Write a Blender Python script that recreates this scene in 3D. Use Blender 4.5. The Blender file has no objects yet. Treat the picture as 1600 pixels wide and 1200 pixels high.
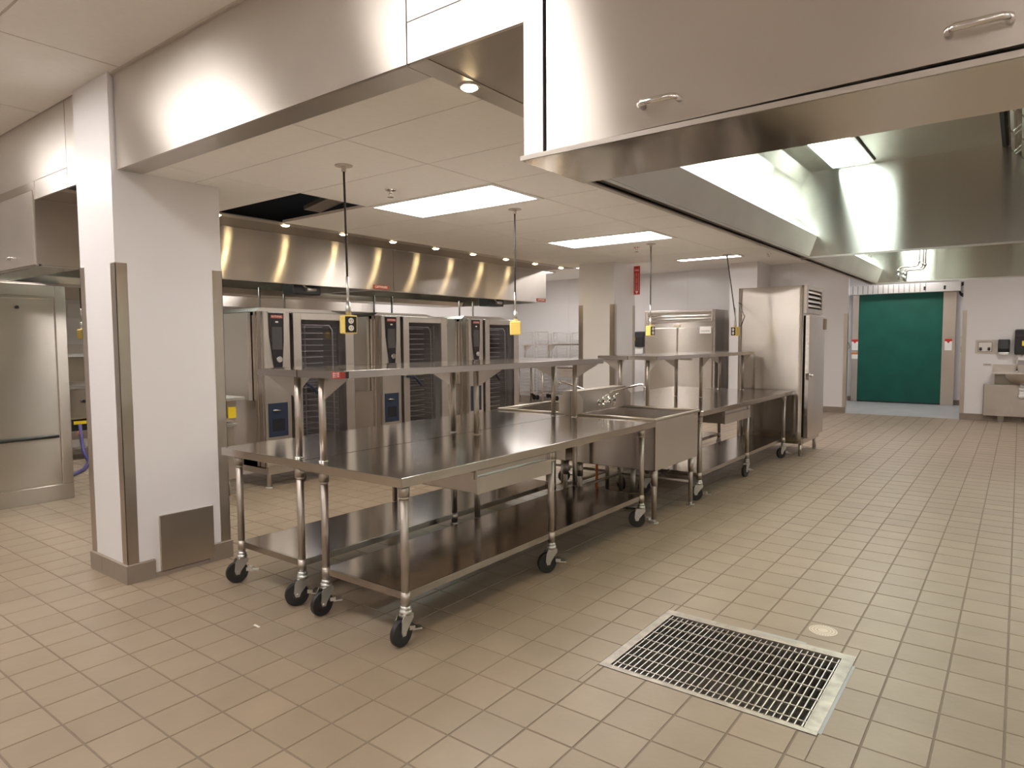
import bpy, math, random
import numpy as np
from mathutils import Matrix, Vector
random.seed(7)
S = bpy.context.scene
COL = S.collection

# ------------------------------------------------------------------ camera
YAW, PIT, ROL, FPX, CAMH = .64933, .06345, -.00586, 1044.76, 1.42
_f = Vector((-math.sin(YAW)*math.cos(PIT), math.cos(YAW)*math.cos(PIT), -math.sin(PIT)))
_r = _f.cross(Vector((0, 0, 1))).normalized(); _u = _r.cross(_f)
_r2 = _r*math.cos(ROL)+_u*math.sin(ROL); _u2 = -_r*math.sin(ROL)+_u*math.cos(ROL)
cd = bpy.data.cameras.new('camera'); cam = bpy.data.objects.new('camera', cd); COL.objects.link(cam)
cam.matrix_world = Matrix(((_r2.x, _u2.x, -_f.x, 0), (_r2.y, _u2.y, -_f.y, 0), (_r2.z, _u2.z, -_f.z, CAMH), (0, 0, 0, 1)))
cd.sensor_width = 36; cd.lens = FPX/1600*36; cd.clip_start = .05; cd.clip_end = 100
S.camera = cam
def proj(p):
    d = Vector(p)-Vector((0, 0, CAMH)); z = d.dot(_f)
    if z <= .05: return None
    return 800+FPX*d.dot(_r2)/z, 600-FPX*d.dot(_u2)/z

# ------------------------------------------------------------------ world and view
w = bpy.data.worlds.new('world'); S.world = w; w.use_nodes = True
w.node_tree.nodes['Background'].inputs[0].default_value = (1, .93, .85, 1)
w.node_tree.nodes['Background'].inputs[1].default_value = .02
S.view_settings.view_transform = 'Standard'; S.view_settings.look = 'None'
S.view_settings.gamma = 1; S.view_settings.use_curve_mapping = False
S.view_settings.exposure = 0.32
TROFFER_E, HOOD_E, SPOT_W = 15.0, 20.0, 5.0
WARM, COOL, GOLD = (1, .95, .91), (.88, 1, .92), (1, .78, .42)

# ------------------------------------------------------------------ materials
MATS = {}
def nd(nt, t, **k):
    n = nt.nodes.new(t)
    for a, v in k.items(): setattr(n, a, v)
    return n
def mat(name, col, rough=.5, metal=0, spec=.5, emit=None, estr=0, bump=None, var=None, tangent=None, aniso=0, coat=0, wave=None, alpha=1, speck=None):
    """bump=(scale, strength); var=amount of random tint per piece; wave=(scale,strength) sheet-metal waviness"""
    m = bpy.data.materials.new(name); m.use_nodes = True; nt = m.node_tree; b = nt.nodes['Principled BSDF']
    b.inputs['Base Color'].default_value = (*col, 1); b.inputs['Roughness'].default_value = rough
    b.inputs['Metallic'].default_value = metal; b.inputs['Specular IOR Level'].default_value = spec
    b.inputs['Coat Weight'].default_value = coat; b.inputs['Coat Roughness'].default_value = .08
    if alpha < 1: b.inputs['Alpha'].default_value = alpha
    if emit: b.inputs['Emission Color'].default_value = (*emit, 1); b.inputs['Emission Strength'].default_value = estr
    L = nt.links.new
    geo = nd(nt, 'ShaderNodeNewGeometry')
    if aniso:
        b.inputs['Anisotropic'].default_value = aniso
        c = nd(nt, 'ShaderNodeCombineXYZ')
        for i in range(3): c.inputs[i].default_value = tangent[i]
        L(c.outputs[0], b.inputs['Tangent'])
    last = None
    if wave:
        n = nd(nt, 'ShaderNodeTexNoise'); n.inputs['Scale'].default_value = wave[0]; n.inputs['Detail'].default_value = 0
        L(geo.outputs['Position'], n.inputs['Vector'])
        bp = nd(nt, 'ShaderNodeBump'); bp.inputs['Strength'].default_value = 1; bp.inputs['Distance'].default_value = wave[1]
        L(n.outputs[0], bp.inputs['Height']); last = bp
    if bump:
        n = nd(nt, 'ShaderNodeTexNoise'); n.inputs['Scale'].default_value = bump[0]; n.inputs['Detail'].default_value = 3
        L(geo.outputs['Position'], n.inputs['Vector'])
        bp = nd(nt, 'ShaderNodeBump'); bp.inputs['Strength'].default_value = 1; bp.inputs['Distance'].default_value = bump[1]
        L(n.outputs[0], bp.inputs['Height'])
        if last: L(last.outputs[0], bp.inputs['Normal'])
        last = bp
    if last: L(last.outputs[0], b.inputs['Normal'])
    if var or speck:
        oi = nd(nt, 'ShaderNodeObjectInfo'); ri = geo.outputs['Random Per Island']
        add = nd(nt, 'ShaderNodeMath', operation='ADD'); L(oi.outputs['Random'], add.inputs[0]); L(ri, add.inputs[1])
        fr = nd(nt, 'ShaderNodeMath', operation='FRACT'); L(add.outputs[0], fr.inputs[0])
        mr = nd(nt, 'ShaderNodeMapRange'); v = var or 0
        mr.inputs['To Min'].default_value = 1-v; mr.inputs['To Max'].default_value = 1+v; L(fr.outputs[0], mr.inputs[0])
        n2 = nd(nt, 'ShaderNodeTexNoise'); n2.inputs['Scale'].default_value = speck[0] if speck else 3; n2.inputs['Detail'].default_value = 4
        L(geo.outputs['Position'], n2.inputs['Vector'])
        mr2 = nd(nt, 'ShaderNodeMapRange'); sp = speck[1] if speck else 0
        mr2.inputs['From Min'].default_value = .3; mr2.inputs['From Max'].default_value = .7
        mr2.inputs['To Min'].default_value = 1-sp; mr2.inputs['To Max'].default_value = 1+sp; L(n2.outputs[0], mr2.inputs[0])
        mu = nd(nt, 'ShaderNodeMath', operation='MULTIPLY'); L(mr.outputs[0], mu.inputs[0]); L(mr2.outputs[0], mu.inputs[1])
        sc = nd(nt, 'ShaderNodeVectorMath', operation='SCALE'); sc.inputs[0].default_value = col; L(mu.outputs[0], sc.inputs['Scale'])
        L(sc.outputs[0], b.inputs['Base Color'])
    MATS[name] = m; return m
ST = (.60, .555, .51)
mat('steel_sheet', ST, .20, 1, aniso=1, tangent=(.02, .03, 1), wave=(1.3, .0022), speck=(2.5, .04))      # upright sheets, blur runs up and down
mat('steel_hood', ST, .21, 1, aniso=1, tangent=(.02, .03, 1), wave=(.8, .0022), speck=(2, .05))
mat('steel_inner', (.60, .59, .54), .22, 1, aniso=1, tangent=(.02, .03, 1), wave=(.8, .003), speck=(2, .05))
mat('steel_top', (.57, .53, .49), .13, 1, wave=(1.6, .0007), speck=(3, .05))            # worktops, grain along the table
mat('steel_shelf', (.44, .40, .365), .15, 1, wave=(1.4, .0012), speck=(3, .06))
mat('steel_soft', ST, .36, 1, wave=(1.5, .002), speck=(4, .05))
mat('steel_lip', (.62, .56, .49), .14, 1, wave=(2.6, .006))
mat('steel_tube', (.52, .47, .42), .42, 1)
mat('steel_matte', (.62, .575, .53), .5, 1)
mat('steel_dark', (.30, .27, .24), .35, 1)
mat('guard_steel', (.56, .50, .44), .28, 1, aniso=.7, tangent=(.02, .03, 1), speck=(2, .06))
mat('steel_front', (.66, .61, .56), .31, .82, aniso=1, tangent=(.02, .03, 1), wave=(.8, .0022), speck=(2, .05))
mat('grate_frame', (.40, .37, .33), .45, 1, speck=(14, .25))
mat('perforated_steel', (.42, .37, .32), .42, 1, bump=(160, .0012))
mat('chrome', (.8, .79, .77), .08, 1)
mat('zinc', (.62, .62, .60), .35, 1)
mat('aluminium', (.75, .74, .73), .3, 1)
mat('white_panel', (.78, .76, .765), .16, 0, .5, wave=(2.2, .0016))
mat('ceiling_board', (.90, .87, .83), .62, 0, .3, bump=(60, .0004), speck=(30, .015))
mat('ceiling_bar', (.56, .50, .44), .6)
mat('quarry_tile', (.295, .230, .165), .40, 0, .45, bump=(35, .0008), var=.045, speck=(5, .05))
mat('base_tile', (.27, .22, .175), .42, 0, .4, var=.05, speck=(9, .06))
mat('grout', (.215, .17, .13), .9)
mat('grey_concrete', (.36, .37, .38), .5, speck=(3, .08))
mat('pit', (.13, .10, .075), .7, speck=(12, .3))
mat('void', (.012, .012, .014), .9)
mat('black_plastic', (.02, .02, .022), .35)
mat('black_rubber', (.018, .018, .018), .5)
mat('grey_rubber', (.035, .033, .03), .55)
mat('black_gap', (.01, .009, .008), .9)
mat('oven_black', (.02, .021, .028), .18)
mat('screen', (.075, .075, .085), .12)
mat('blue_plastic', (.016, .028, .06), .4)
mat('oven_cavity', (.42, .39, .37), .4, .2)
mat('red_sign', (.55, .03, .02), .4)
mat('badge_red', (.36, .05, .04), .35)
mat('white_paint', (.82, .80, .77), .45)
mat('paper', (.85, .83, .80), .7)
mat('yellow_box', (.80, .60, .16), .4)
mat('yellow_label', (.85, .62, .03), .4)
mat('ivory', (.78, .75, .70), .35)
mat('green_vinyl', (.004, .092, .066), .38, 0, .4, wave=(3, .006), speck=(3, .12))
mat('blue_hose', (.06, .05, .20), .45)
mat('orange', (.7, .2, .04), .4)
mat('gold_brass', (.75, .62, .42), .35, 1)
mat('floor_brass', (.62, .53, .44), .45, .6)
mat('troffer_glow', (.9, .9, .9), .5, emit=WARM, estr=TROFFER_E)
mat('hood_glow', (.9, .9, .9), .5, emit=COOL, estr=HOOD_E)
mat('bulb_glow', (1, .9, .7), .5, emit=GOLD, estr=30)
mat('beige_card', (.62, .55, .44), .7)
gm = bpy.data.materials.new('oven_glass'); gm.use_nodes = True; nt = gm.node_tree; nt.nodes.clear()
o_ = nd(nt, 'ShaderNodeOutputMaterial'); mx = nd(nt, 'ShaderNodeMixShader'); tr = nd(nt, 'ShaderNodeBsdfTransparent'); gl = nd(nt, 'ShaderNodeBsdfGlossy')
lw = nd(nt, 'ShaderNodeLayerWeight'); pw = nd(nt, 'ShaderNodeMath', operation='POWER'); pw.inputs[1].default_value = 4; nt.links.new(lw.outputs['Facing'], pw.inputs[0]); fr = nd(nt, 'ShaderNodeMath', operation='MULTIPLY_ADD'); nt.links.new(pw.outputs[0], fr.inputs[0]); fr.inputs[1].default_value = .5; fr.inputs[2].default_value = .05; lw.inputs[0].default_value = .5; tr.inputs[0].default_value = (.88, .88, .92, 1); gl.inputs['Roughness'].default_value = .04
nt.links.new(fr.outputs[0], mx.inputs[0]); nt.links.new(tr.outputs[0], mx.inputs[1]); nt.links.new(gl.outputs[0], mx.inputs[2]); nt.links.new(mx.outputs[0], o_.inputs[0])
MATS['oven_glass'] = gm

# ------------------------------------------------------------------ mesh builder (everything in world metres)
class MB:
    def __init__(s): s.v = []; s.f = []; s.sm = []
    def add(s, vs, fs, smooth=False):
        n = len(s.v); s.v += [tuple(v) for v in vs]; s.f += [tuple(i+n for i in f) for f in fs]
        s.sm += ([smooth]*len(fs) if isinstance(smooth, bool) else smooth); return s
    def box(s, x0, x1, y0, y1, z0, z1):
        if x0 > x1: x0, x1 = x1, x0
        if y0 > y1: y0, y1 = y1, y0
        if z0 > z1: z0, z1 = z1, z0
        v = [(x, y, z) for z in (z0, z1) for y in (y0, y1) for x in (x0, x1)]
        return s.add(v, [(0, 2, 3, 1), (4, 5, 7, 6), (0, 1, 5, 4), (2, 6, 7, 3), (0, 4, 6, 2), (1, 3, 7, 5)])
    def tile(s, x0, x1, y0, y1, z0, z1, b=.0025):
        v = [(x0, y0, z0), (x1, y0, z0), (x1, y1, z0), (x0, y1, z0), (x0+b, y0+b, z1), (x1-b, y0+b, z1), (x1-b, y1-b, z1), (x0+b, y1-b, z1)]
        return s.add(v, [(4, 5, 6, 7), (0, 1, 5, 4), (1, 2, 6, 5), (2, 3, 7, 6), (3, 0, 4, 7)])
    def cyl(s, p0, p1, r0, r1=None, n=14, caps=True):
        r1 = r0 if r1 is None else r1; p0 = Vector(p0); p1 = Vector(p1); d = (p1-p0).normalized()
        a = d.orthogonal().normalized(); b = d.cross(a)
        v = []
        for p, r in ((p0, r0), (p1, r1)):
            for i in range(n):
                t = 2*math.pi*i/n; v.append(p+(a*math.cos(t)+b*math.sin(t))*r)
        f = [(i, (i+1) % n, n+(i+1) % n, n+i) for i in range(n)]; sm = [True]*n
        if caps: f += [tuple(range(n-1, -1, -1)), tuple(range(n, 2*n))]; sm += [False, False]
        return s.add(v, f, sm)
    def tube(s, pts, r, n=8):
        pts = [Vector(p) for p in pts]; rings = []; a = None; v = []; f = []
        for i, p in enumerate(pts):
            d = (pts[min(i+1, len(pts)-1)]-pts[max(i-1, 0)]).normalized()
            if a is None: a = d.orthogonal().normalized()
            a = (a-d*a.dot(d)).normalized(); b = d.cross(a)
            v += [p+(a*math.cos(2*math.pi*k/n)+b*math.sin(2*math.pi*k/n))*r for k in range(n)]
        for i in range(len(pts)-1):
            f += [(i*n+k, i*n+(k+1) % n, (i+1)*n+(k+1) % n, (i+1)*n+k) for k in range(n)]
        m = len(pts)-1
        sm = [True]*len(f)+[False, False]
        f += [tuple(range(n-1, -1, -1)), tuple(m*n+k for k in range(n))]
        return s.add(v, f, sm)
    def prism(s, poly, axis, a0, a1):
        """poly: 2D points in the two other axes (x:(y,z), y:(x,z), z:(x,y))"""
        def P(q, a): return {'x': (a, q[0], q[1]), 'y': (q[0], a, q[1]), 'z': (q[0], q[1], a)}[axis]
        n = len(poly); v = [P(q, a0) for q in poly]+[P(q, a1) for q in poly]
        return s.add(v, [tuple(range(n))[::-1], tuple(range(n, 2*n))]+[(i, (i+1) % n, n+(i+1) % n, n+i) for i in range(n)])
    def ball(s, c, r, n=12, m=8, sz=1):
        v = [(c[0], c[1], c[2]+r*sz)]
        for j in range(1, m):
            t = math.pi*j/m
            v += [(c[0]+r*math.sin(t)*math.cos(2*math.pi*i/n), c[1]+r*math.sin(t)*math.sin(2*math.pi*i/n), c[2]+r*sz*math.cos(t)) for i in range(n)]
        v.append((c[0], c[1], c[2]-r*sz)); e = len(v)-1
        f = [(0, 1+i, 1+(i+1) % n) for i in range(n)]
        for j in range(m-2): f += [(1+j*n+i, 1+(j+1)*n+i, 1+(j+1)*n+(i+1) % n, 1+j*n+(i+1) % n) for i in range(n)]
        f += [(e, 1+(m-2)*n+(i+1) % n, 1+(m-2)*n+i) for i in range(n)]
        return s.add(v, f, True)
    def sheet(s, poly, axis, a0, a1, t=.003):
        """thin folded sheet following an open 2D line"""
        for p, q in zip(poly, poly[1:]):
            d = Vector((q[0]-p[0], q[1]-p[1])).normalized(); nn = Vector((-d.y, d.x))*t
            s.prism([p, q, (q[0]+nn.x, q[1]+nn.y), (p[0]+nn.x, p[1]+nn.y)], axis, a0, a1)
        return s
    def rot(s, ang, c, start=0):
        ca, sa = math.cos(ang), math.sin(ang)
        s.v[start:] = [(c[0]+(x-c[0])*ca-(y-c[1])*sa, c[1]+(x-c[0])*sa+(y-c[1])*ca, z) for x, y, z in s.v[start:]]
        return s
ORI = {}
def part(name, mb, m, parent=None, bevel=0, label=None):
    off = Vector(ORI.get(parent.name, (0, 0, 0))) if parent else Vector((0, 0, 0))
    me = bpy.data.meshes.new(name)
    me.from_pydata([(v[0]-off.x, v[1]-off.y, v[2]-off.z) for v in mb.v], [], mb.f)
    me.polygons.foreach_set('use_smooth', mb.sm); me.materials.append(MATS[m]); me.update()
    # consistent outward normals
    import bmesh
    bm = bmesh.new(); bm.from_mesh(me); bmesh.ops.recalc_face_normals(bm, faces=bm.faces); bm.to_mesh(me); bm.free()
    o = bpy.data.objects.new(name, me); COL.objects.link(o)
    if parent: o.parent = parent; ORI[o.name] = tuple(off)
    if bevel:
        b = o.modifiers.new('bevel', 'BEVEL'); b.width = bevel; b.segments = 2; b.limit_method = 'ANGLE'; b.angle_limit = .7
    if label: o['label'] = label
    return o
def thing(name, loc, label, cat, group=None):
    o = bpy.data.objects.new(name, None); COL.objects.link(o); o.location = loc; o.empty_display_size = .1
    ORI[o.name] = tuple(loc); o['label'] = label; o['category'] = cat
    if group: o['group'] = group
    return o
def struct(name, mb=None, m=None, loc=(0, 0, 0), bevel=0):
    if mb: o = part(name, mb, m, None, bevel)
    else:
        o = bpy.data.objects.new(name, None); COL.objects.link(o); o.location = loc; ORI[o.name] = tuple(loc)
    o['kind'] = 'structure'; return o
def tag(o, label, cat, group=None):
    o['label'] = label; o['category'] = cat
    if group: o['group'] = group
    return o
def dup(root, loc, label):
    def cp(o, par):
        c = o.copy(); COL.objects.link(c); c.parent = par
        for ch in list(o.children): cp(ch, c)
        return c
    r = cp(root, None); r.location = loc; r['label'] = label; return r
def text(body, size, m, parent, loc, rx, rz, name='lettering', depth=.0006, sx=1, align='CENTER', spacing=1):
    c = bpy.data.curves.new(name, 'FONT'); c.body = body; c.size = size; c.extrude = depth; c.align_x = align; c.align_y = 'CENTER'; c.space_line = spacing
    t = bpy.data.objects.new('t', c); COL.objects.link(t)
    dg = bpy.context.evaluated_depsgraph_get(); me = bpy.data.meshes.new_from_object(t.evaluated_get(dg))
    bpy.data.objects.remove(t)
    M = Matrix.Translation(Vector(loc)) @ Matrix.Rotation(rz, 4, 'Z') @ Matrix.Rotation(rx, 4, 'X') @ Matrix.Diagonal((sx, 1, 1, 1))
    me.transform(M)
    off = Vector(ORI.get(parent.name, (0, 0, 0))) if parent else Vector((0, 0, 0))
    me.transform(Matrix.Translation(-off)); me.materials.clear(); me.materials.append(MATS[m])
    o = bpy.data.objects.new(name, me); COL.objects.link(o)
    if parent: o.parent = parent
    return o
PI = math.pi
B = lambda *a: MB().box(*a)

# ================================================================== STRUCTURE
XL, XR, YB, YF, CH, CL = -10.6, 3.4, -4.6, 14.2, 2.95, 2.42
GX0, GX1, GY0, GY1 = -1.43, -.535, 2.50, 3.245       # floor grate outer frame
COLS = [(-4.64, -4.15, 1.71, 2.35), (-4.64, -4.12, 7.58, 8.15)]
# ---- floor: grout bed with a hole for the grate, quarry tiles on it
fb = MB()
for (a, b, c, d) in ((XL, GX0, YB, YF), (GX1, XR, YB, YF), (GX0, GX1, YB, GY0), (GX0, GX1, GY1, YF)): fb.box(a, b, c, d, -.06, -.0022)
floor = struct('floor', fb, 'grout')
PX, PY, X0, Y0 = .2005, .203, .003, 3.947
G = .0022
cells = []
i0, i1 = int((XL-X0)/PX)-1, int((XR-X0)/PX)+1
j0, j1 = int((YB-Y0)/PY)-1, int((YF-Y0)/PY)+1
def clip(r, h):
    x0, x1, y0, y1 = r; a, b, c, d = h
    if x1 <= a or x0 >= b or y1 <= c or y0 >= d: return [r]
    out = []
    if x0 < a: out.append((x0, a, y0, y1))
    if x1 > b: out.append((b, x1, y0, y1))
    m0, m1 = max(x0, a), min(x1, b)
    if y0 < c: out.append((m0, m1, y0, c))
    if y1 > d: out.append((m0, m1, d, y1))
    return [q for q in out if q[1]-q[0] > .008 and q[3]-q[2] > .008]
rng = random.Random(3)
near, far = [], MB()
for i in range(i0, i1):
    for j in range(j0, j1):
        x0, x1, y0, y1 = X0+i*PX+G, X0+(i+1)*PX-G, Y0+j*PY+G, Y0+(j+1)*PY-G
        x0, x1, y0, y1 = max(x0, XL), min(x1, XR), max(y0, YB), min(y1, YF)
        if x1-x0 < .01 or y1-y0 < .01: continue
        p = [proj(q) for q in ((x0, y0, 0), (x1, y0, 0), (x1, y1, 0), (x0, y1, 0))]
        area = 0
        if all(p) and any(-5 < q[0] < 1605 and 560 < q[1] < 1205 for q in p):
            area = abs(sum(p[k][0]*p[(k+1) % 4][1]-p[(k+1) % 4][0]*p[k][1] for k in range(4)))/2
        rs = clip((x0, x1, y0, y1), (GX0-G, GX1+G, GY0-G, GY1+G))
        for c in COLS: rs = [q for r in rs for q in clip(r, c)]
        for r in rs: near.append((area*(r[1]-r[0])*(r[3]-r[2])/(PX*PY), r))
near.sort(key=lambda q: -q[0])
shared = {}
for k, (a, r) in enumerate(near):
    dz = rng.uniform(-.0005, .0005)
    if k < 300:
        key = (round(r[1]-r[0], 3), round(r[3]-r[2], 3))
        if key not in shared:
            o = part('tile', MB().tile(-key[0]/2, key[0]/2, -key[1]/2, key[1]/2, -.006, 0), 'quarry_tile', floor); shared[key] = o.data
        else:
            o = bpy.data.objects.new('tile', shared[key]); COL.objects.link(o); o.parent = floor
        o.location = ((r[0]+r[1])/2, (r[2]+r[3])/2, dz)
    else: far.tile(r[0], r[1], r[2], r[3], -.006, dz)
tf = part('tile_field', far, 'quarry_tile', floor); tf['kind'] = 'stuff'
# alcove floor in bare grey concrete
struct('floor_alcove', B(-3.35, -.80, YF, 17.2, -.06, -.001), 'grey_concrete')

# ---- walls
def wall(name, mb, joints=()):
    w_ = struct(name, mb, 'white_panel')
    for j in joints: part('joint_strip', j, 'white_panel', w_)
    return w_
DX0, DX1 = -2.66, -.82       # alcove opening
wall('wall_back', B(XL, DX0, YF, YF+.12, 0, CH), [B(x-.006, x+.006, YF-.004, YF, .11, CH) for x in (-9.0, -7.0, -5.9, -3.72)])
wall('wall_back_right', B(DX1, XR, YF, YF+.12, 0, CH))
wall('wall_left', B(XL-.12, XL, YB, YF, 0, CH))
wall('wall_right', B(XR, XR+.12, YB, YF, 0, CH))
wall('wall_front', B(XL, XR, YB-.12, YB, 0, CH))
wall('wall_alcove_back', B(-3.4, -.7, 17.14, 17.26, 0, CH))
wall('wall_alcove_left', B(-3.4, -3.3, YF+.12, 17.14, 0, CH)); wall('wall_alcove_right', B(-.80, -.70, YF+.12, 17.14, 0, CH))
struct('ceiling_alcove', B(-3.4, -.7, YF, 17.26, CH, CH+.05), 'ceiling_board')
# engaged pier on the back wall
wall('wall_pier', B(-4.66, -4.12, 13.35, YF, 0, CH))
# low grey steel panel on left wall
struct('trim_1', B(XL, XL+.02, 1.5, 9, .0, 1.42), 'steel_soft')
# ---- baseboards, tile by tile
def baseboard(name, x0, x1, y0, y1, h=.11, t=.012, n=.152, side='-y'):
    root = struct(name)
    L = (x1-x0) if side in ('-y', '+y') else (y1-y0); k = max(1, round(L/n)); st = L/k
    for q in range(k):
        if side == '-y': mb = MB().prism([(y0, h), (y0-t, h-.006), (y0-t, .012), (y0-t-.012, 0), (y0, 0)], 'x', x0+q*st+.001, x0+(q+1)*st-.001)
        elif side == '+x': mb = MB().prism([(x0, h), (x0+t, h-.006), (x0+t, .012), (x0+t+.012, 0), (x0, 0)], 'y', y0+q*st+.001, y0+(q+1)*st-.001)
        elif side == '-x': mb = MB().prism([(x0, h), (x0-t, h-.006), (x0-t, .012), (x0-t-.012, 0), (x0, 0)], 'y', y0+q*st+.001, y0+(q+1)*st-.001)
        part('base_tile', mb, 'base_tile', root)
    return root
baseboard('baseboard_back', -7.2, DX0, YF, YF, n=.3); baseboard('baseboard_back_right', DX1, 1.2, YF, YF, n=.3)
baseboard('baseboard_alcove', -3.3, -.8, 17.14, 17.14, n=.3)
# ---- columns
def column(x0, x1, y0, y1, top_front, top, plate=False):
    c = struct('wall_column', B(x0, x1, y0, y1, 0, top), 'white_panel')
    g = .062; z0, z1, t = .112, 1.887, .003
    for (cx, sx, cy, sy) in ((x0, 1, y0, 1), (x1, -1, y0, 1), (x1, -1, y1, -1)):
        part('corner_guard', MB().box(cx-sx*t, cx+sx*g, cy-sy*t, cy, z0, z1).box(cx-sx*t, cx, cy-sy*t, cy+sy*g, z0, z1), 'guard_steel', c)
    # cap moulding strips
    part('joint_strip', B(x1-.012, x1+.003, y0-.003, y0+.012, z1, top), 'white_panel', c)
    n = 3; w = (x1-x0)/n
    for k in range(n): part('base_tile', MB().prism([(y0, .115), (y0-.014, .11), (y0-.014, 0), (y0, 0)], 'x', x0-.014+k*(x1-x0+.028)/n+.001, x0-.014+(k+1)*(x1-x0+.028)/n-.001), 'base_tile', c)
    n = 4; ya, yb = y0-.014, y1+.014
    for k in range(n):
        h = .028 if (plate and k in (1, 2)) else .115
        part('base_tile', MB().prism([(x1, h), (x1+.014, h-.005), (x1+.014, 0), (x1, 0)], 'y', ya+k*(yb-ya)/n+.001, ya+(k+1)*(yb-ya)/n-.001), 'base_tile', c)
    if plate:
        part('access_panel', B(x1, x1+.017, 1.895, 2.232, .03, .372), 'guard_steel', c, .001)
    return c
column(*COLS[0], 1.7, CH, True)
column(*COLS[1], 0, CH)

# ---- ceilings: raised field near the camera and at the back, lower field over the tables
cel = struct('ceiling', B(XL, XR, YB, 1.76, CH+.10, CH+.16), 'ceiling_board')
xs = [-4.03+1.2*k for k in range(-6, 8)]; ys = [1.735-.61*k for k in range(0, 11)]
LIGHTS_NEAR = [(-2.83, .515), (-7.63, .515), (-5.23, .515), (-5.23, -1.925), (1.97, -1.925), (-5.23, -3.755), (1.97, -3.755), (1.97, .515), (-.43, -4.365)]  # right-side and rearmost entries are unseen fill, added to brighten the right hood
trofs = []
def troffer(x0, x1, y0, y1, z, label, cat='ceiling light'):
    dz = .042 if (z == CL or y1 < 1.7) else .006
    t = thing('ceiling_light', ((x0+x1)/2, (y0+y1)/2, z), label, cat, 'recessed ceiling lights')
    e = .035
    part('frame', MB().box(x0, x1, y0, y0+e, z-.006, z+dz+.013).box(x0, x1, y1-e, y1, z-.006, z+dz+.013).box(x0, x0+e, y0+e, y1-e, z-.006, z+dz+.013).box(x1-e, x1, y0+e, y1-e, z-.006, z+dz+.013), 'white_paint', t)
    part('diffuser', B(x0+e, x1-e, y0+e, y1-e, z+dz, z+dz+.013), 'troffer_glow', t)
    return t
for xi in range(len(xs)-1):
    for yi in range(len(ys)-1):
        x0, x1, y1, y0 = xs[xi], xs[xi+1], ys[yi], ys[yi+1]
        if any(abs(x0-a) < .01 and abs(y0-b) < .01 for a, b in LIGHTS_NEAR):
            continue
        part('ceiling_panel', B(x0+.006, x1-.006, y0+.006, y1-.006, CH, CH+.012), 'ceiling_board', cel)
cb = MB()
for x in xs: cb.box(x-.006, x+.006, YB, 1.735, CH+.002, CH+.014)
for y in ys: cb.box(XL, XR, y-.006, y+.006, CH+.002, CH+.014)
part('grid_bar', cb, 'ceiling_bar', cel)
for k, (a, b) in enumerate(LIGHTS_NEAR):
    troffer(a, a+1.2, b, b+.61, CH, ['recessed light in the raised ceiling in front of the steel skirt', 'recessed light in the raised ceiling by the left hood', 'recessed light in the raised ceiling before the near column', 'recessed light behind the camera, left of the aisle', 'unseen fill light added behind the camera, far right', 'rearmost unseen fill light, added left of the aisle', 'rearmost unseen fill light, added far right', 'unseen fill light added in the raised ceiling, right of the large hood', 'unseen fill light added at the rear wall behind the camera'][k])
# lower ceiling
cel2 = struct('ceiling_lowered')
cx_ = [-4.93, -3.88, -2.69, -1.8]; cy_ = [1.88, 2.19, 2.77, 3.35, 3.93, 4.50, 5.07, 5.65, 6.21, 6.78, 7.35, 7.9]
for i in range(3):
    for j in range(len(cy_)-1):
        if (i, j) in ((0, 2), (1, 3), (1, 7)): continue
        r = (cx_[i]+.004, cx_[i+1]-.004, cy_[j]+.004, cy_[j+1]-.004)
        for q in clip(r, (COLS[0][0], COLS[0][1], COLS[0][2], COLS[0][3])):
            for q2 in clip(q, COLS[1]):
                part('ceiling_panel', B(q2[0], q2[1], q2[2], q2[3], CL, CL+.014), 'ceiling_board', cel2)
cb = MB()
for x in cx_[1:3]:
    cb.box(x-.005, x+.005, 1.88, 7.9, CL+.002, CL+.02)
for y in cy_[1:-1]: cb.box(-4.93, -1.8, y-.005, y+.005, CL+.002, CL+.02)
part('grid_bar', cb, 'ceiling_bar', cel2)
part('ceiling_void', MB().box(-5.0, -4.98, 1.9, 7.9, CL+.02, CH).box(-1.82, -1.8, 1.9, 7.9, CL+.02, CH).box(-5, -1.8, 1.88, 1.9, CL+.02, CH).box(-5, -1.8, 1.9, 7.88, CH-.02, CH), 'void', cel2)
part('bulkhead', B(-5.4, -1.8, 7.88, 7.915, CL, CH), 'ceiling_board', cel2)
# dark open cell with a drooping insulation flap
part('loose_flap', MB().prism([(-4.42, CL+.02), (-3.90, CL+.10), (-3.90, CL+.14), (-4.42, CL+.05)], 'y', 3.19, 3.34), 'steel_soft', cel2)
troffer(-3.88, -2.69, 3.35, 3.93, CL, 'bright recessed ceiling light nearest the camera, above the near worktables')
troffer(-3.88, -2.69, 5.65, 6.21, CL, 'second bright recessed ceiling light, above the double sink')
# back raised ceiling
cel3 = struct('ceiling_back', B(XL, XR, 7.915, YF, CH, CH+.06), 'ceiling_board')
troffer(-5.23, -4.02, 11.95, 12.25, CH-.02, 'far recessed ceiling light near the back wall, beside a grille')
for k, (a, b) in enumerate(((-7.63, 9.4), (-4.8, 9.4), (-2.2, 9.6), (-.2, 11.6), (-9.9, 9.4), (-9.4, 11.8), (-7.4, 11.6))):  # last entries are unseen fill, added to brighten the far and left walls
    troffer(a, a+1.2, b, b+.61, CH-.02, ['recessed light of the back field, farthest left', 'recessed light behind the far column', 'recessed light above the tall refrigerator', 'recessed light in front of the green door', 'unseen fill light added to the back field by the left wall', 'unseen fill light added over the sheet-pan racks', 'unseen fill light added over the distant prep table'][k])
for k, y in enumerate((2.6, 5.4)): troffer(-9.1, -7.9, y, y+.61, CL+.06, ['unseen fill light added between the two left hoods, nearer one', 'unseen fill light added between the two left hoods, farther one'][k])  # unseen, added to lighten the dim zone between the left hoods
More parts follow.
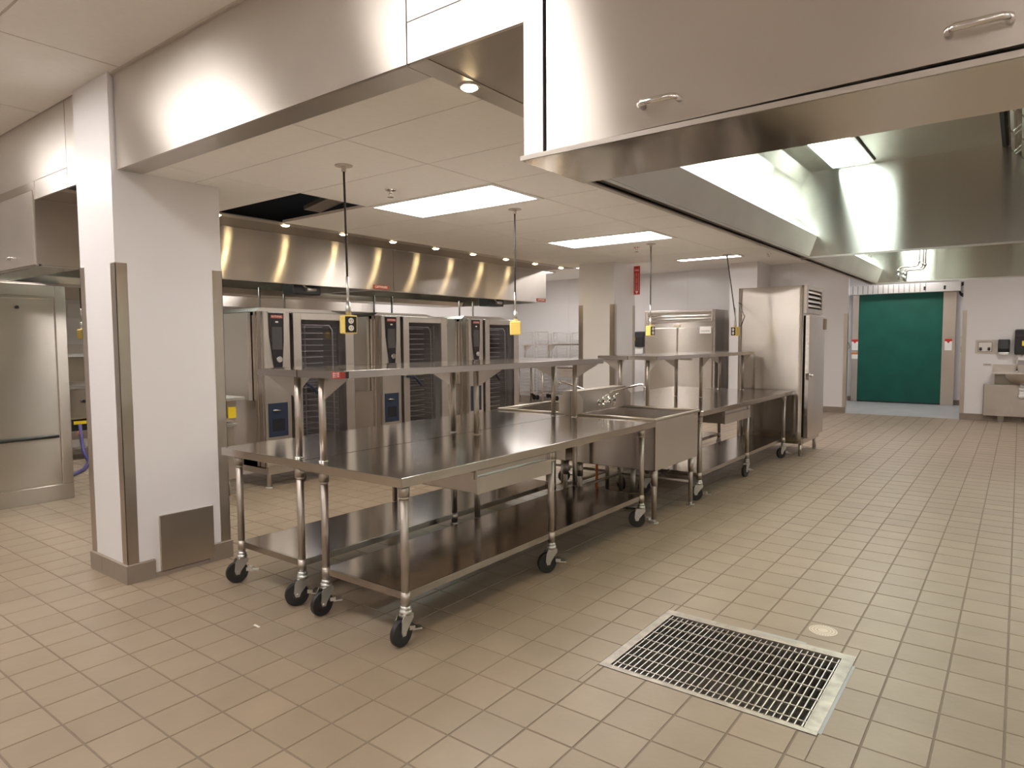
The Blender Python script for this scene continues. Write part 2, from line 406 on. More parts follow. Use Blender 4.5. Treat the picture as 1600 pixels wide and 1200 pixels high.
ta = troffer(-2.7, -1.5, 15.4, 16.0, CH-.02, 'unseen fill light added in the alcove of the green door')  # unseen alcove light, added to brighten the green door
troffer(2.0, 3.2, 8.0, 8.61, CH-.02, 'unseen fill light added right of the second hood section')  # unseen, added as fill for the side right of the hoods
struct('ceiling_right', B(1.78, XR, 1.76, 7.915, CH, CH+.05), 'ceiling_board')
struct('ceiling_left', B(XL, -7.45, 1.74, 7.92, CL+.1, CL+.16), 'ceiling_board')

# ---- stainless skirt closing the step between the two ceilings, and the trim below it
sk = struct('trim_2')
part('skirt_panel', B(-4.135, -1.783, 1.735, 1.75, CL-.008, CH), 'steel_front', sk)
part('skirt_panel', B(-1.777, -1.265, 1.735, 1.75, CL-.008, 2.553), 'steel_front', sk)
part('skirt_panel', B(-1.777, -1.265, 1.735, 1.75, 2.557, CH), 'steel_front', sk)
part('skirt_lip', B(-4.14, -1.80, 1.751, 1.88, CL-.006, CL+.004), 'steel_soft', sk)
part('ceiling_moulding', B(-4.15, -1.26, 1.722, 1.736, CH-.012, CH-.001), 'ceiling_bar', sk)
sk2 = struct('trim_3')
part('skirt_panel', B(-4.843, -4.64, 1.735, 1.75, CL-.008, CH), 'steel_front', sk2)
part('skirt_panel', B(-6.6, -4.849, 1.735, 1.75, 2.537, CH), 'steel_front', sk2)
part('skirt_panel', B(-5.40, -4.849, 1.735, 1.75, CL-.008, 2.533), 'steel_front', sk2)
part('skirt_panel', B(-9.4, -6.604, 1.735, 1.75, 2.537, CH), 'steel_front', sk2)

# ================================================================== LEFT (OVEN) HOOD
HX, HB = -5.45, 1.972
def plenum(root, x0, x1, y0, y1, lip, lights_x, ys, lipside):
    z = CL
    part('perforated_plate', B(x0, x1, y0, y1, z, z+.006), 'perforated_steel', root)
    if lipside == '+x': part('plenum_lip', B(x1-lip, x1, y0, y1, z-.004, z), 'steel_soft', root)
    else: part('plenum_lip', B(x0, x0+lip, y0, y1, z-.004, z), 'steel_soft', root)
    for y in ys:
        d = part('downlight', MB().cyl((lights_x, y, z-.010), (lights_x, y, z-.003), .042, .046, 20), 'zinc', root)
        part('bulb', MB().cyl((lights_x, y, z-.018), (lights_x, y, z-.0101), .022, .034, 16), 'bulb_glow', d)
        l = bpy.data.lights.new('lamp', 'SPOT'); l.energy = SPOT_W; l.color = GOLD; l.spot_size = 2.7; l.spot_blend = .6; l.shadow_soft_size = .014
        lo = bpy.data.objects.new('lamp', l); COL.objects.link(lo); lo.parent = d; lo.location = Vector((lights_x, y, z-.03))-Vector(ORI[root.name])
lh = thing('exhaust_hood', (-6.4, 4.85, HB), 'long stainless hood on the left above the ovens, edged by small downlights', 'range hood')
def notag(*a): pass
# side face toward the aisle in two lengths, each with a red badge
for (a, b) in ((1.76, 5.045), (5.052, 7.98)):
    part('side_panel', B(HX, HX+.012, a, b, HB, CL-.001), 'steel_hood', lh)
for y in (4.875, 7.86):
    bd = part('badge', B(HX+.012, HX+.015, y-.115, y+.105, HB+.012, HB+.054), 'badge_red', lh, label='red maker plate with pale lettering')
    text('CAPTIVEAIRE', .034, 'white_paint', bd, (HX+.0155, y-.005, HB+.033), PI/2, PI/2, 'lettering', .0004, .86)
part('rear_panel', B(-7.42, -7.41, 1.76, 7.98, HB, CL), 'steel_inner', lh)
part('end_panel', B(-7.41, HX, 7.97, 7.985, HB, CL), 'steel_inner', lh)
part('partition', B(-7.41, HX, 5.03, 5.06, HB+.03, CL), 'steel_inner', lh)
part('gutter', MB().sheet([(HX, HB), (HX-.06, HB+.004), (HX-.11, HB+.12), (HX-.03, HB+.18)], 'y', 1.78, 7.96, .003), 'steel_soft', lh)
part('gutter', MB().sheet([(-7.41, HB+.004), (-7.02, HB), (-6.98, HB+.06)], 'y', 1.78, 7.96, .004), 'steel_soft', lh)
part('hood_ceiling', B(-7.41, HX, 1.76, 7.97, CL+.06, CL+.075), 'steel_inner', lh)
for y in (3.2, 6.4):
    hl = part('light_housing', B(-6.5, -6.3, y-.5, y+.5, CL+.03, CL+.06), 'zinc', lh)
    part('light_panel', B(-6.48, -6.32, y-.48, y+.48, CL+.022, CL+.0301), 'hood_glow', hl)
part('filter_bank', MB().prism([(-7.05, CL+.06), (-6.75, HB+.18), (-6.72, HB+.2), (-7.0, CL+.06)], 'y', 1.9, 7.9), 'steel_dark', lh)
# front face toward the camera
FZ = HB-.012
part('front_panel', B(-5.40, -5.43, 1.728, 1.75, FZ, CL+.112), 'steel_hood', lh)
part('front_panel', B(-9.3, -5.433, 1.73, 1.75, 2.478, 2.533), 'steel_hood', lh)
part('front_panel', B(-9.3, -5.40, 1.735, 1.76, FZ, FZ+.012), 'steel_soft', lh)
dr = part('access_panel', B(-7.40, -5.436, 1.724, 1.75, FZ+.013, 2.472), 'steel_front', lh)
for xh in (-5.85, -6.9):
    part('handle', MB().tube([(xh-.06, 1.724, 2.04), (xh-.06, 1.695, 2.04), (xh-.05, 1.687, 2.04), (xh+.05, 1.687, 2.04), (xh+.06, 1.695, 2.04), (xh+.06, 1.724, 2.04)], .007), 'chrome', dr)
part('front_lip', B(-7.40, HX, 1.76, 2.0, FZ, FZ+.012), 'steel_inner', lh)
plenum(lh, HX+.014, -4.93, 1.76, 7.9, .10, -4.985, [2.8+.61*k for k in range(9)], '+x')
# control box below hood and drop rods
for (yy, k) in ((4.02, 0), (6.98, 1)):
    fp = part('fire_nozzle_box', B(-5.72, -5.55, yy-.16, yy+.16, HB-.085, HB+.06), 'black_plastic', lh, .01)
    part('nozzle', MB().cyl((-5.54, yy-.02, HB-.035), (-5.54, yy+.09, HB-.035), .022, n=12).cyl((-5.55, yy-.05, HB+.01), (-5.55, yy+.01, HB-.03), .01, n=8), 'zinc', fp)
# second hood along left wall
h2 = thing('exhaust_hood', (-9.95, 4.9, HB), 'second stainless exhaust hood seen beyond the first, against the left wall', 'range hood')
part('side_panel', B(-9.36, -9.34, 1.8, 8.2, HB-.01, CL+.1), 'steel_hood', h2)
part('end_panel', B(-10.55, -9.36, 8.18, 8.2, HB-.01, CL+.1), 'steel_inner', h2)
part('end_panel', B(-10.55, -9.36, 1.8, 1.82, HB-.01, CL+.1), 'steel_inner', h2)
part('hood_ceiling', B(-10.55, -9.36, 1.82, 8.18, CL+.08, CL+.1), 'steel_inner', h2)

# ================================================================== RIGHT HOOD (two sections in a row)
RX, RR, RZ, RT = -1.27, 1.77, 1.99, 2.585
def hood_section(y0, y1, label, front):
    h = thing('exhaust_hood', (.25, (y0+y1)/2, RZ), label, 'range hood')
    for s in (0, 1):
        m_ = (lambda x: x) if s == 0 else (lambda x: 2*.25-x)
        P = lambda L: [(m_(a), b) for a, b in L]
        ya = y0+.36 if front else y0+.03
        part('side_panel', MB().sheet(P([(RX, RZ), (RX, CL+.15)]), 'y', y0, y1, .006 if s else -.006), 'steel_sheet', h)
        part('bottom_flange', B(m_(RX), m_(RX+.022), ya, y1, RZ-.001, RZ+.004), 'steel_soft', h)
        part('groove', B(m_(RX+.022), m_(RX+.07), ya, y1, RZ+.012, RZ+.016), 'steel_dark', h)
        part('gutter', MB().sheet(P([(RX+.066, RZ+.003), (RX+.118, RZ+.150)]), 'y', ya-.02, y1-.002, .004), 'steel_soft', h)
        part('gutter_ledge', MB().sheet(P([(RX+.118, RZ+.150), (RX+.01, RZ+.272)]), 'y', ya-.02, y1-.002, .004), 'aluminium', h)
        part('inner_wall', MB().sheet(P([(RX+.012, RZ+.26), (RX+.012, RT-.08), (RX+.065, RT)]), 'y', y0+.03, y1-.002, .004), 'steel_inner', h)
        x0, x1 = (RX+.06, -.11) if s == 0 else (.61, RR-.06)
        part('hood_ceiling', B(x0, x1, y0+.03, y1, RT, RT+.006), 'steel_inner', h)
        # V bank of baffle filters
        n = int((y1-y0-.1)/.42); st = (y1-y0-.06)/n
        for k in range(n):
            ya_, yb_ = y1-.03-(k+1)*st, y1-.03-k*st
            fl = part('baffle_filter', MB().prism(P([(-.11, RT-.004), (.20, RT-.31), (.22, RT-.29), (-.09, RT+.02)]), 'y', ya_+.006, yb_-.006), 'steel_inner', h)
            bb = MB()
            for q in range(5):
                t0 = .12+.16*q; a = (-.11+.31*t0-.006, RT-.004-.306*t0-.006); b_ = (-.11+.31*(t0+.05)-.006, RT-.004-.306*(t0+.05)-.006)
                bb.prism(P([a, b_, (b_[0]+.02, b_[1]+.02), (a[0]+.02, a[1]+.02)]), 'y', ya_+.02, yb_-.02)
            part('baffle', bb, 'steel_soft', fl)
            yc = (ya_+yb_)/2
            part('wire_handle', MB().tube([(m_(-.03), yc-.05, RT-.09), (m_(-.06), yc-.05, RT-.115), (m_(-.06), yc+.05, RT-.115), (m_(-.03), yc+.05, RT-.09)], .003, 6), 'chrome', fl)
        part('filter_rail', MB().prism(P([(-.125, RT-.012), (-.105, RT-.03), (-.09, RT+.0), (-.11, RT+.01)]), 'y', y0+.03, y1-.01), 'black_gap', h)
        # light
        xa, xb = m_(-1.04), m_(-.825)
        xa, xb = min(xa, xb), max(xa, xb)
        hl = part('light_frame', B(xa-.03, xb+.03, y1-1.35, y1-.08, RT-.008, RT-.0005), 'steel_inner', h)
        part('light_panel', B(xa, xb, y1-1.32, y1-.11, RT-.016, RT-.0081), 'hood_glow', hl)
        part('seam_strip', B(m_(-.79), m_(-.782), y1-1.38, y1-.12, RT-.004, RT), 'black_gap', h)
    part('drip_cup', B(.19, .31, y0+.05, y1-.05, RT-.34, RT-.30), 'steel_soft', h)
    part('end_panel', B(RX+.002, RR-.002, y1-.016, y1-.001, RZ+.004, CL+.2), 'steel_inner', h)
    part('end_trim', B(RX+.01, RR-.01, y1-.026, y1-.016, RZ, RZ+.012), 'steel_soft', h)
    part('hood_top', B(RX, RR, y0, y1-.02, RT+.03, RT+.04), 'steel_dark', h)
    if front:
        # front face toward the camera: fixed post, dark shadow gap, big removable panel with bar handles
        part('front_post', B(RX+.006, RX+.078, 1.735, 1.752, RZ+.008, CH), 'steel_front', h)
        part('shadow_gap', B(RX+.078, RR, 1.747, 1.752, RZ+.008, CH), 'black_gap', h)
        pn = part('access_panel', MB().add([(RX+.096, 1.728, RZ+.010), (RR, 1.728, RZ+.042), (RR, 1.728, CH), (RX+.096, 1.728, CH),
                  (RX+.096, 1.744, RZ+.010), (RR, 1.744, RZ+.042), (RR, 1.744, CH), (RX+.096, 1.744, CH)],
                  [(0, 1, 2, 3), (7, 6, 5, 4), (0, 4, 5, 1), (1, 5, 6, 2), (2, 6, 7, 3), (3, 7, 4, 0)]), 'steel_front', h)
        for xh in (-.797, -.09, .9):
            q = .052
            part('handle', MB().tube([(xh-q, 1.728, 2.062), (xh-q, 1.70, 2.062), (xh-q+.012, 1.688, 2.062), (xh+q-.012, 1.688, 2.062), (xh+q, 1.70, 2.062), (xh+q, 1.728, 2.062)], .0085, 10), 'chrome', pn)
        part('front_lip', B(RX, RR, 1.728, y0+.36, RZ-.004, RZ), 'steel_lip', h)
        part('front_edge', B(RX, RR, 1.722, 1.730, RZ-.004, RZ+.010), 'steel_soft', h)
        part('front_lip_back', B(RX+.03, RR-.03, y0+.355, y0+.36, RZ, RZ+.12), 'steel_inner', h)
    return h
rh = hood_section(1.745, 5.06, 'large stainless hood at upper right with two bar handles on its front', True)
rh2 = hood_section(5.075, 7.86, 'second stainless hood section hanging behind the large one, with pipes inside', False)
plenum(rh, -1.8, RX-.004, 1.755, 5.0, .10, -1.75, [2.04, 2.72, 3.4, 4.1], '-x')
plenum(rh2, -1.8, RX-.004, 5.0, 7.86, .10, -1.75, [4.8+.68, 6.16, 6.84], '-x')
# pipe drops under the second section
for k, (px, pz, qx, qz, y) in enumerate(((-.764, 2.09, -.925, 1.975, 7.20), (-.725, 2.062, -.875, 1.955, 7.12), (-.70, 2.045, -.852, 1.94, 7.05))):
    t = thing('pipe_drop', (px, y, pz), ['leftmost of three steel pipe drops bending down inside the far right hood', 'middle of the three steel pipe drops inside the far right hood', 'rightmost of three steel pipe drops inside the far right hood'][k], 'pipe', 'pipe drops in the hood')
    part('pipe', MB().tube([(px, y, RT), (px, y, pz+.03), (px-.01, y, pz+.008), (px-.03, y, pz), (qx+.03, y, pz), (qx+.008, y, pz-.008), (qx, y, pz-.03), (qx, y, qz+.04)], .0075, 8), 'steel_tube', t)
    part('valve', MB().cyl((qx, y, pz-.02), (qx, y, pz-.05), .014, .012, 10).cyl((qx, y, pz-.05), (qx, y, qz), .011, .009, 10), 'zinc', t)
    part('coupling', MB().cyl((px, y, pz+.03), (px, y, pz+.05), .012, n=10), 'zinc', t)
    part('valve_lever', MB().box(qx-.03, qx, y-.004, y+.004, qz+.035, qz+.043), 'zinc', t)

# ================================================================== FLOOR FITTINGS
g = thing('floor_grate', ((GX0+GX1)/2, (GY0+GY1)/2, 0), 'large rectangular steel floor grate sunk in the tiles, lower right', 'drain grate')
ix0, ix1, iy0, iy1 = -1.39, -.582, 2.525, 3.19
part('frame', MB().box(GX0, GX1, GY0, iy0, -.02, .0025).box(GX0, GX1, iy1, GY1, -.02, .0025).box(GX0, ix0, iy0, iy1, -.02, .0025).box(ix1, GX1, iy0, iy1, -.02, .0025), 'grate_frame', g, .0008)
part('rim', MB().box(ix0, ix1, iy0, iy0+.003, -.05, .0035).box(ix0, ix1, iy1-.003, iy1, -.05, .0035).box(ix0, ix0+.003, iy0, iy1, -.05, .0035).box(ix1-.003, ix1, iy0, iy1, -.05, .0035), 'steel_tube', g)
for (a, b, nm) in ((-1.36, 1, 0),): pass
part('patch', MB().box(GX1-.004, GX1+.012, GY0+.02, GY1-.1, -.003, .0012).box(-1.0, -.75, GY1, GY1+.02, -.003, .0012), 'grey_concrete', g, label='rough grey mortar along the frame')
part('pit', MB().box(ix0, ix1, iy0, iy1, -.20, -.19).box(ix0-.01, ix0, iy0, iy1, -.20, -.02).box(ix1, ix1+.01, iy0, iy1, -.20, -.02).box(ix0, ix1, iy0-.01, iy0, -.20, -.02).box(ix0, ix1, iy1, iy1+.01, -.20, -.02), 'pit', g)
nb = 31; bar0 = None
for k in range(nb):
    x = ix0+.012+(ix1-ix0-.024)*k/(nb-1)
    if bar0 is None: bar0 = part('bearing_bar', B(x-.0022, x+.0022, iy0+.004, iy1-.004, -.03, -.002), 'zinc', g); bx = x
    else:
        c = bar0.copy(); COL.objects.link(c); c.location = (x-bx, 0, 0)
for k in range(7):
    y = iy0+.05+(iy1-iy0-.10)*k/6
    part('cross_bar', B(ix0+.004, ix1-.004, y-.0025, y+.0025, -.008, -.0005), 'steel_tube', g)
d = thing('floor_cleanout', (-.72, 3.45, 0), 'small round brass cleanout cover in the floor behind the grate', 'drain cover')
part('cover', MB().cyl((-.72, 3.45, -.004), (-.72, 3.45, .003), .066, .064, 32), 'floor_brass', d)
for r in (.052, .038, .024): 
    q = MB(); n = 28
    for i in range(n):
        a = 2*PI*i/n; b_ = 2*PI*(i+.6)/n
        q.add([(-.72+r*math.cos(a), 3.45+r*math.sin(a), .0035), (-.72+(r+.006)*math.cos(a), 3.45+(r+.006)*math.sin(a), .0035), (-.72+(r+.006)*math.cos(b_), 3.45+(r+.006)*math.sin(b_), .0035), (-.72+r*math.cos(b_), 3.45+r*math.sin(b_), .0035)], [(0, 1, 2, 3)])
    part('ring', q, 'base_tile', d)
o = part('paper_scrap', MB().box(-3.03, -2.985, 1.825, 1.835, 0, .003), 'paper'); tag(o, 'tiny white scrap lying on the floor in front of the near casters', 'scrap')

# ================================================================== WORKTABLES
def caster(root, x, y, ang, brake=True, r=.063, top=.172):
    c = MB()
    ox, oy = .032, 0
    c.cyl((x, y, top-.028), (x, y, top-.006), .030, .030, 18).cyl((x, y, top-.006), (x, y, top+.012), .027, .024, 18)
    for s in (-1, 1):
        yy = y+s*.020
        c.prism([(x-.030, top-.028), (x+.034, top-.028), (x+.046, top-.05), (x+ox+.018, r+.012), (x+ox+.010, r-.012), (x+ox-.010, r-.012), (x+ox-.018, r+.008), (x-.012, r+.04), (x-.030, r+.06)], 'y', yy-.0018, yy+.0018)
    c.box(x-.028, x+.030, y-.020, y+.020, top-.031, top-.027)
    c.cyl((x+ox, y-.027, r), (x+ox, y+.027, r), .008, n=10)
    c.rot(ang, (x, y)); fk = part('caster', c, 'zinc', root)
    w_ = MB().cyl((x+ox, y-.014, r), (x+ox, y+.014, r), r, n=28)
    w_.rot(ang, (x, y)); wh = part('wheel', w_, 'black_rubber', fk, .004)
    hb = MB().cyl((x+ox, y-.0165, r), (x+ox, y+.0165, r), .026, n=18).rot(ang, (x, y)); part('hub', hb, 'grey_rubber', fk)
    if brake:
        bk = MB().box(x+ox+.03, x+ox+.075, y-.02, y+.02, r-.004, r+.004).box(x+ox+.01, x+ox+.04, y-.022, y+.022, r, r+.02).rot(ang+2.6, (x+ox*math.cos(ang), y+ox*math.sin(ang)))
        part('brake_pedal', bk, 'zinc', fk)
TZ = .806
def worktable(x0, x1, y0, y1, lx, ly, side, label, sx, posts_y, drawer=None, badge=False, angs=None, seam=True):
    """lx: two leg lines; ly: leg rows; side: +1 shelf posts are the left legs and brackets point right, -1 mirrored"""
    t = thing('worktable', ((x0+x1)/2, (y0+y1)/2, 0), label, 'table', 'wheeled stainless worktables')
    part('tabletop', MB().box(x0, x1, y0, y1, TZ-.002, TZ).box(x0, x1, y0, y0+.002, TZ-.045, TZ-.002).box(x0, x1, y1-.002, y1, TZ-.045, TZ-.002).box(x0, x0+.002, y0, y1, TZ-.045, TZ-.002).box(x1-.002, x1, y0, y1, TZ-.045, TZ-.002).box(x0+.01, x1-.01, y0+.01, y1-.01, TZ-.02, TZ-.003), 'steel_top', t, .0015)
    part('under_frame', MB().box(lx[0]-.03, lx[0]+.03, y0+.04, y1-.04, TZ-.045, TZ-.02).box(lx[1]-.03, lx[1]+.03, y0+.04, y1-.04, TZ-.045, TZ-.02), 'steel_dark', t)
    sz = .245
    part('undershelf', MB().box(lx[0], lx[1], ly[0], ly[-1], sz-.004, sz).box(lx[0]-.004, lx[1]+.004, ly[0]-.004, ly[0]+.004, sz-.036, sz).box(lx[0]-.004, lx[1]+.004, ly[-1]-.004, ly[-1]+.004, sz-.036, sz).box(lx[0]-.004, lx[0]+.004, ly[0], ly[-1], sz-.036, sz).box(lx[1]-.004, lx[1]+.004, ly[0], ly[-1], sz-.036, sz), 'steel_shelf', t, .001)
    px_ = lx[0] if side > 0 else lx[1]
    for i, x in enumerate(lx):
        for j, y in enumerate(ly):
            lg = part('leg', MB().cyl((x, y, .165), (x, y, TZ-.045), .0195, n=18), 'steel_tube', t)
            part('gusset', MB().cyl((x, y, TZ-.045), (x, y, TZ-.105), .027, .026, 16).cyl((x, y, TZ-.105), (x, y, TZ-.118), .026, .0205, 16), 'steel_tube', lg)
            part('shelf_collar', MB().cyl((x, y, sz-.05), (x, y, sz+.004), .0225, n=14), 'steel_tube', lg)
            a = (angs or {}).get((i, j), 4.2+.5*((i*3+j*2) % 4))
            caster(t, x, y, a)
    if posts_y:
        s0, s1 = sx; OZ = 1.2805
        part('overshelf', MB().box(s0, s1, posts_y[0]-.06, posts_y[-1]+.06, OZ-.0015, OZ).box(s0, s1, posts_y[0]-.06, posts_y[0]-.058, OZ-.038, OZ-.0015).box(s0, s1, posts_y[-1]+.058, posts_y[-1]+.06, OZ-.038, OZ-.0015).box(s0, s0+.002, posts_y[0]-.06, posts_y[-1]+.06, OZ-.038, OZ-.0015).box(s1-.002, s1, posts_y[0]-.06, posts_y[-1]+.06, OZ-.038, OZ-.0015), 'steel_top', t, .001)
        for y in posts_y:
            ps = part('post', MB().cyl((px_, y, TZ), (px_, y, OZ-.004), .0185, n=16), 'steel_tube', t)
            part('post_flange', MB().cyl((px_, y, TZ), (px_, y, TZ+.006), .027, n=16), 'chrome', ps)
            e = s1-.02 if side > 0 else s0+.02
            part('bracket', MB().prism([(px_, OZ-.03), (e, OZ-.03), (e, OZ-.045), (px_, OZ-.165)], 'y', y-.0015, y+.0015), 'steel_soft', t)
            part('bracket', MB().prism([(y-.0, OZ-.03), (y+.10, OZ-.03), (y, OZ-.13)], 'x', px_-.0015, px_+.0015), 'steel_soft', t)
        if badge:
            yb = posts_y[0]-.062
            bd = part('badge', MB().box(s1-.066, s1+.0006, yb-.001, yb+.002, OZ-.036, OZ-.004).box(s1, s1+.0012, yb, yb+.05, OZ-.036, OZ-.004), 'badge_red', t, label='small maker plate with a flag-like red and white design')
            mk = MB()
            for q in range(3): mk.prism([(s1-.055, OZ-.031+.009*q), (s1-.01, OZ-.027+.008*q), (s1-.01, OZ-.0235+.008*q), (s1-.03, OZ-.0285+.009*q), (s1-.055, OZ-.027+.009*q)], 'y', yb-.002, yb-.001)
            part('emblem', mk, 'white_paint', bd)
            part('badge_end', MB().box(s1+.0012, s1+.0016, yb+.03, yb+.05, OZ-.036, OZ-.004), 'black_plastic', bd)
    if drawer:
        ya, yb, xi = drawer; xf = x1-.045; z0, z1 = .622, .757
        dw = part('drawer', MB().box(xi, xf, ya+.01, ya+.012, z0+.004, z1).box(xi, xf, yb-.012, yb-.01, z0+.004, z1).box(xi, xi+.002, ya+.01, yb-.01, z0+.004, z1).box(xi, xf, ya+.01, yb-.01, z0+.004, z0+.006), 'steel_soft', t)
        part('drawer_front', MB().box(xf, xf+.012, ya, yb, z0, z1-.045).box(xf-.012, xf-.010, ya, yb, z1-.06, z1).box(xf, xf+.012, ya, ya+.01, z1-.045, z1).box(xf, xf+.012, yb-.01, yb, z1-.045, z1), 'steel_soft', dw, .001)
        part('drawer_pull', MB().sheet([(xf+.012, z1-.045), (xf-.006, z1-.048), (xf-.014, z1-.030), (xf-.008, z1-.006)], 'y', ya+.01, yb-.01, .002).box(xf-.004, xf+.013, ya+.004, yb-.004, z1-.010, z1-.004), 'steel_dark', dw)
        for yy in (ya-.002, yb+.002): part('drawer_rail', B(xi, xf, yy-.004, yy+.004, z1-.02, z1+.002), 'steel_dark', dw)
    return t
A1 = {(0, 0): 4.7, (1, 0): 4.75, (0, 1): 4.4, (1, 1): 4.3, (1, 2): 3.7, (0, 2): 4.8}
A2 = {(0, 0): 4.45, (1, 0): 4.3, (0, 1): 5.0, (1, 1): 4.3, (1, 2): 3.6, (0, 2): 4.0}
P1 = (2.142, 3.37, 4.60)
worktable(-2.962, -2.200, 2.071, 4.715, (-2.855, -2.262), P1, 1, 'near right stainless worktable, with drawer, maker plate and overshelf, corner closest to the camera', (-2.977, -2.625), P1, (2.635, 3.33, -2.69), True, A1)
worktable(-3.745, -2.972, 2.084, 4.715, (-3.655, -3.062), P1, -1, 'near left stainless worktable beside the white column, its overshelf reaching left', (-3.348, -2.982), P1, None, False, A2)
P2 = (5.68, 6.98, 8.33)
worktable(-2.930, -2.172, 5.61, 8.47, (-2.735, -2.232), P2, 1, 'far right stainless worktable with a drawer, touching the tall refrigerator', (-2.91, -2.615), P2, (6.24, 6.99, -2.70), False, {(1, 0): 3.8, (1, 1): 4.6, (1, 2): 4.2})
worktable(-3.69, -2.936, 5.61, 8.47, (-3.62, -3.02), P2, -1, 'far left stainless worktable, back to back with the one touching the refrigerator', (-3.23, -2.914), P2)
# table at the far end, with overshelf
def side_table():
    x0, x1, y0, y1, z = -9.3, -6.9, 12.35, 12.95, .86
    t = thing('prep_table', ((x0+x1)/2, 12.6, 0), 'distant stainless prep table with overshelf, in front of the sheet-pan racks', 'table')
    part('tabletop', B(x0, x1, y0, y1, z-.04, z), 'steel_top', t, .003)
    part('undershelf', B(x0+.05, x1-.05, y0+.05, y1-.05, .24, .27), 'steel_shelf', t)
    part('overshelf', B(x0, x1, y0+.1, y1, 1.33, 1.36), 'steel_top', t)
    for x in (x0+.08, -8.55, x1-.08):
        for y in (y0+.06, y1-.06):
            lg = part('leg', MB().cyl((x, y, .02), (x, y, z-.04), .022, n=10), 'steel_tube', t); part('foot', MB().cyl((x, y, 0), (x, y, .02), .028, n=10), 'steel_tube', lg)
        part('post', MB().cyl((x, y0+.3, z), (x, y0+.3, 1.33), .02, n=10), 'steel_tube', t)
        part('bracket', MB().prism([(x, 1.33), (x+.2, 1.33), (x, 1.15)], 'y', y0+.298, y0+.302), 'steel_soft', t)
    dw = part('drawer', B(-8.1, -7.5, y0+.01, y0+.5, z-.22, z-.04), 'steel_soft', t, .003)
    part('drawer_pull', B(-7.95, -7.65, y0-.01, y0+.01, z-.10, z-.08), 'steel_tube', dw)
    return t
side_table()

# ================================================================== SINKS, back to back
def sink(sgn, label):
    X = lambda x: x if sgn > 0 else 2*(-2.978)-x
    x0, x1, y0, y1 = -2.926, -2.212, 4.735, 5.588
    zt, zb = .815, .412
    t = thing('utility_sink', ((X(x0)+X(x1))/2, (y0+y1)/2, 0), label, 'sink', 'back-to-back sinks')
    w_ = .004
    part('basin', MB().box(X(x0), X(x1), y0, y0+w_, zb, zt).box(X(x0), X(x1), y1-w_, y1, zb, zt).box(X(x1-w_), X(x1), y0, y1, zb, zt).box(X(x0), X(x0+w_), y0, y1, zb, zt).box(X(x0), X(x1), y0, y1, zb, zb+w_), 'steel_sheet', t, .003)
    part('rim', MB().cyl((X(x1), y0, zt-.004), (X(x1), y1, zt-.004), .013, n=12).cyl((X(x0), y0, zt-.004), (X(x1), y0, zt-.004), .013, n=12).cyl((X(x0), y1, zt-.004), (X(x1), y1, zt-.004), .013, n=12).ball((X(x1), y0, zt-.004), .013).ball((X(x1), y1, zt-.004), .013), 'steel_tube', t)
    part('backsplash', MB().box(X(-2.96), X(-2.926), y0, y1, zt-.03, 1.0).box(X(-2.975), X(-2.921), y0, y1, .995, 1.005), 'steel_soft', t, .002)
    for y in (y0, y1): part('end_plate', MB().prism([(X(-2.975), zt-.03), (X(-2.975), 1.005), (X(-2.921), 1.005), (X(-2.86), .935), (X(-2.86), zt-.03)], 'y', y-.002, y+.002), 'steel_soft', t)
    for x in (x0+.02, x1-.02):
        for y in (y0+.03, y1-.10):
            lg = part('leg', MB().cyl((X(x), y, .03), (X(x), y, zb), .0195, n=14).cyl((X(x), y, zb-.12), (X(x), y, zb), .025, n=14), 'steel_tube', t)
            part('foot', MB().cyl((X(x), y, .008), (X(x), y, .035), .014, n=12).cyl((X(x), y, 0), (X(x), y, .008), .038, .032, 16), 'zinc', lg)
    yb_ = y1-.10; ya_ = y0+.03
    part('cross_rail', MB().tube([(X(x0+.02), ya_, .20), (X(x0+.02), yb_, .20)], .013, 8).tube([(X(x0+.02), yb_, .20), (X(x1-.02), yb_, .20)], .013, 8), 'steel_tube', t)
    part('drain_valve', MB().cyl((X(-2.62), 5.17, zb), (X(-2.62), 5.17, zb-.07), .045, .03, 14).cyl((X(-2.62), 5.17, zb-.07), (X(-2.62), 5.17, .12), .022, n=12).tube([(X(-2.62), 5.17, zb-.06), (X(-2.50), 5.15, zb-.07), (X(-2.36), 5.15, zb-.06)], .008, 8), 'zinc', t)
    part('drain_lever', MB().tube([(X(-2.36), 5.15, zb-.06), (X(-2.33), 5.17, zb-.10), (X(-2.30), 5.20, zb-.07)], .012, 8), 'black_rubber', t)
    # wall faucet with a long swing spout
    yf = 5.20; xf = X(-2.926)
    s = 1 if sgn > 0 else -1
    fc = part('faucet', MB().tube([(xf+s*.02, yf-.10, .885), (xf+s*.05, yf-.10, .885), (xf+s*.05, yf+.10, .885), (xf+s*.02, yf+.10, .885)], .014, 10).cyl((xf, yf-.10, .885), (xf+s*.014, yf-.10, .885), .026, n=14).cyl((xf, yf+.10, .885), (xf+s*.014, yf+.10, .885), .026, n=14).cyl((xf+s*.05, yf, .87), (xf+s*.05, yf, .945), .016, n=12), 'chrome', t)
    part('spout', MB().tube([(xf+s*.05, yf, .935), (xf+s*.05, yf, .965), (xf+s*.07, yf, .975), (xf+s*.34, yf+.02, 1.045), (xf+s*.37, yf+.02, 1.045), (xf+s*.385, yf+.02, 1.03), (xf+s*.385, yf+.02, .99)], .0095, 10), 'chrome', fc)
    for dy in (-.10, .10):
        part('tap_handle', MB().cyl((xf+s*.05, yf+dy, .885), (xf+s*.05, yf+dy, .94), .013, .010, 10).tube([(xf+s*.05, yf+dy, .94), (xf+s*.09, yf+dy+.02, .95)], .006, 8).cyl((xf+s*.05, yf+dy, .845), (xf+s*.05, yf+dy, .885), .011, n=10), 'chrome', fc)
    return t
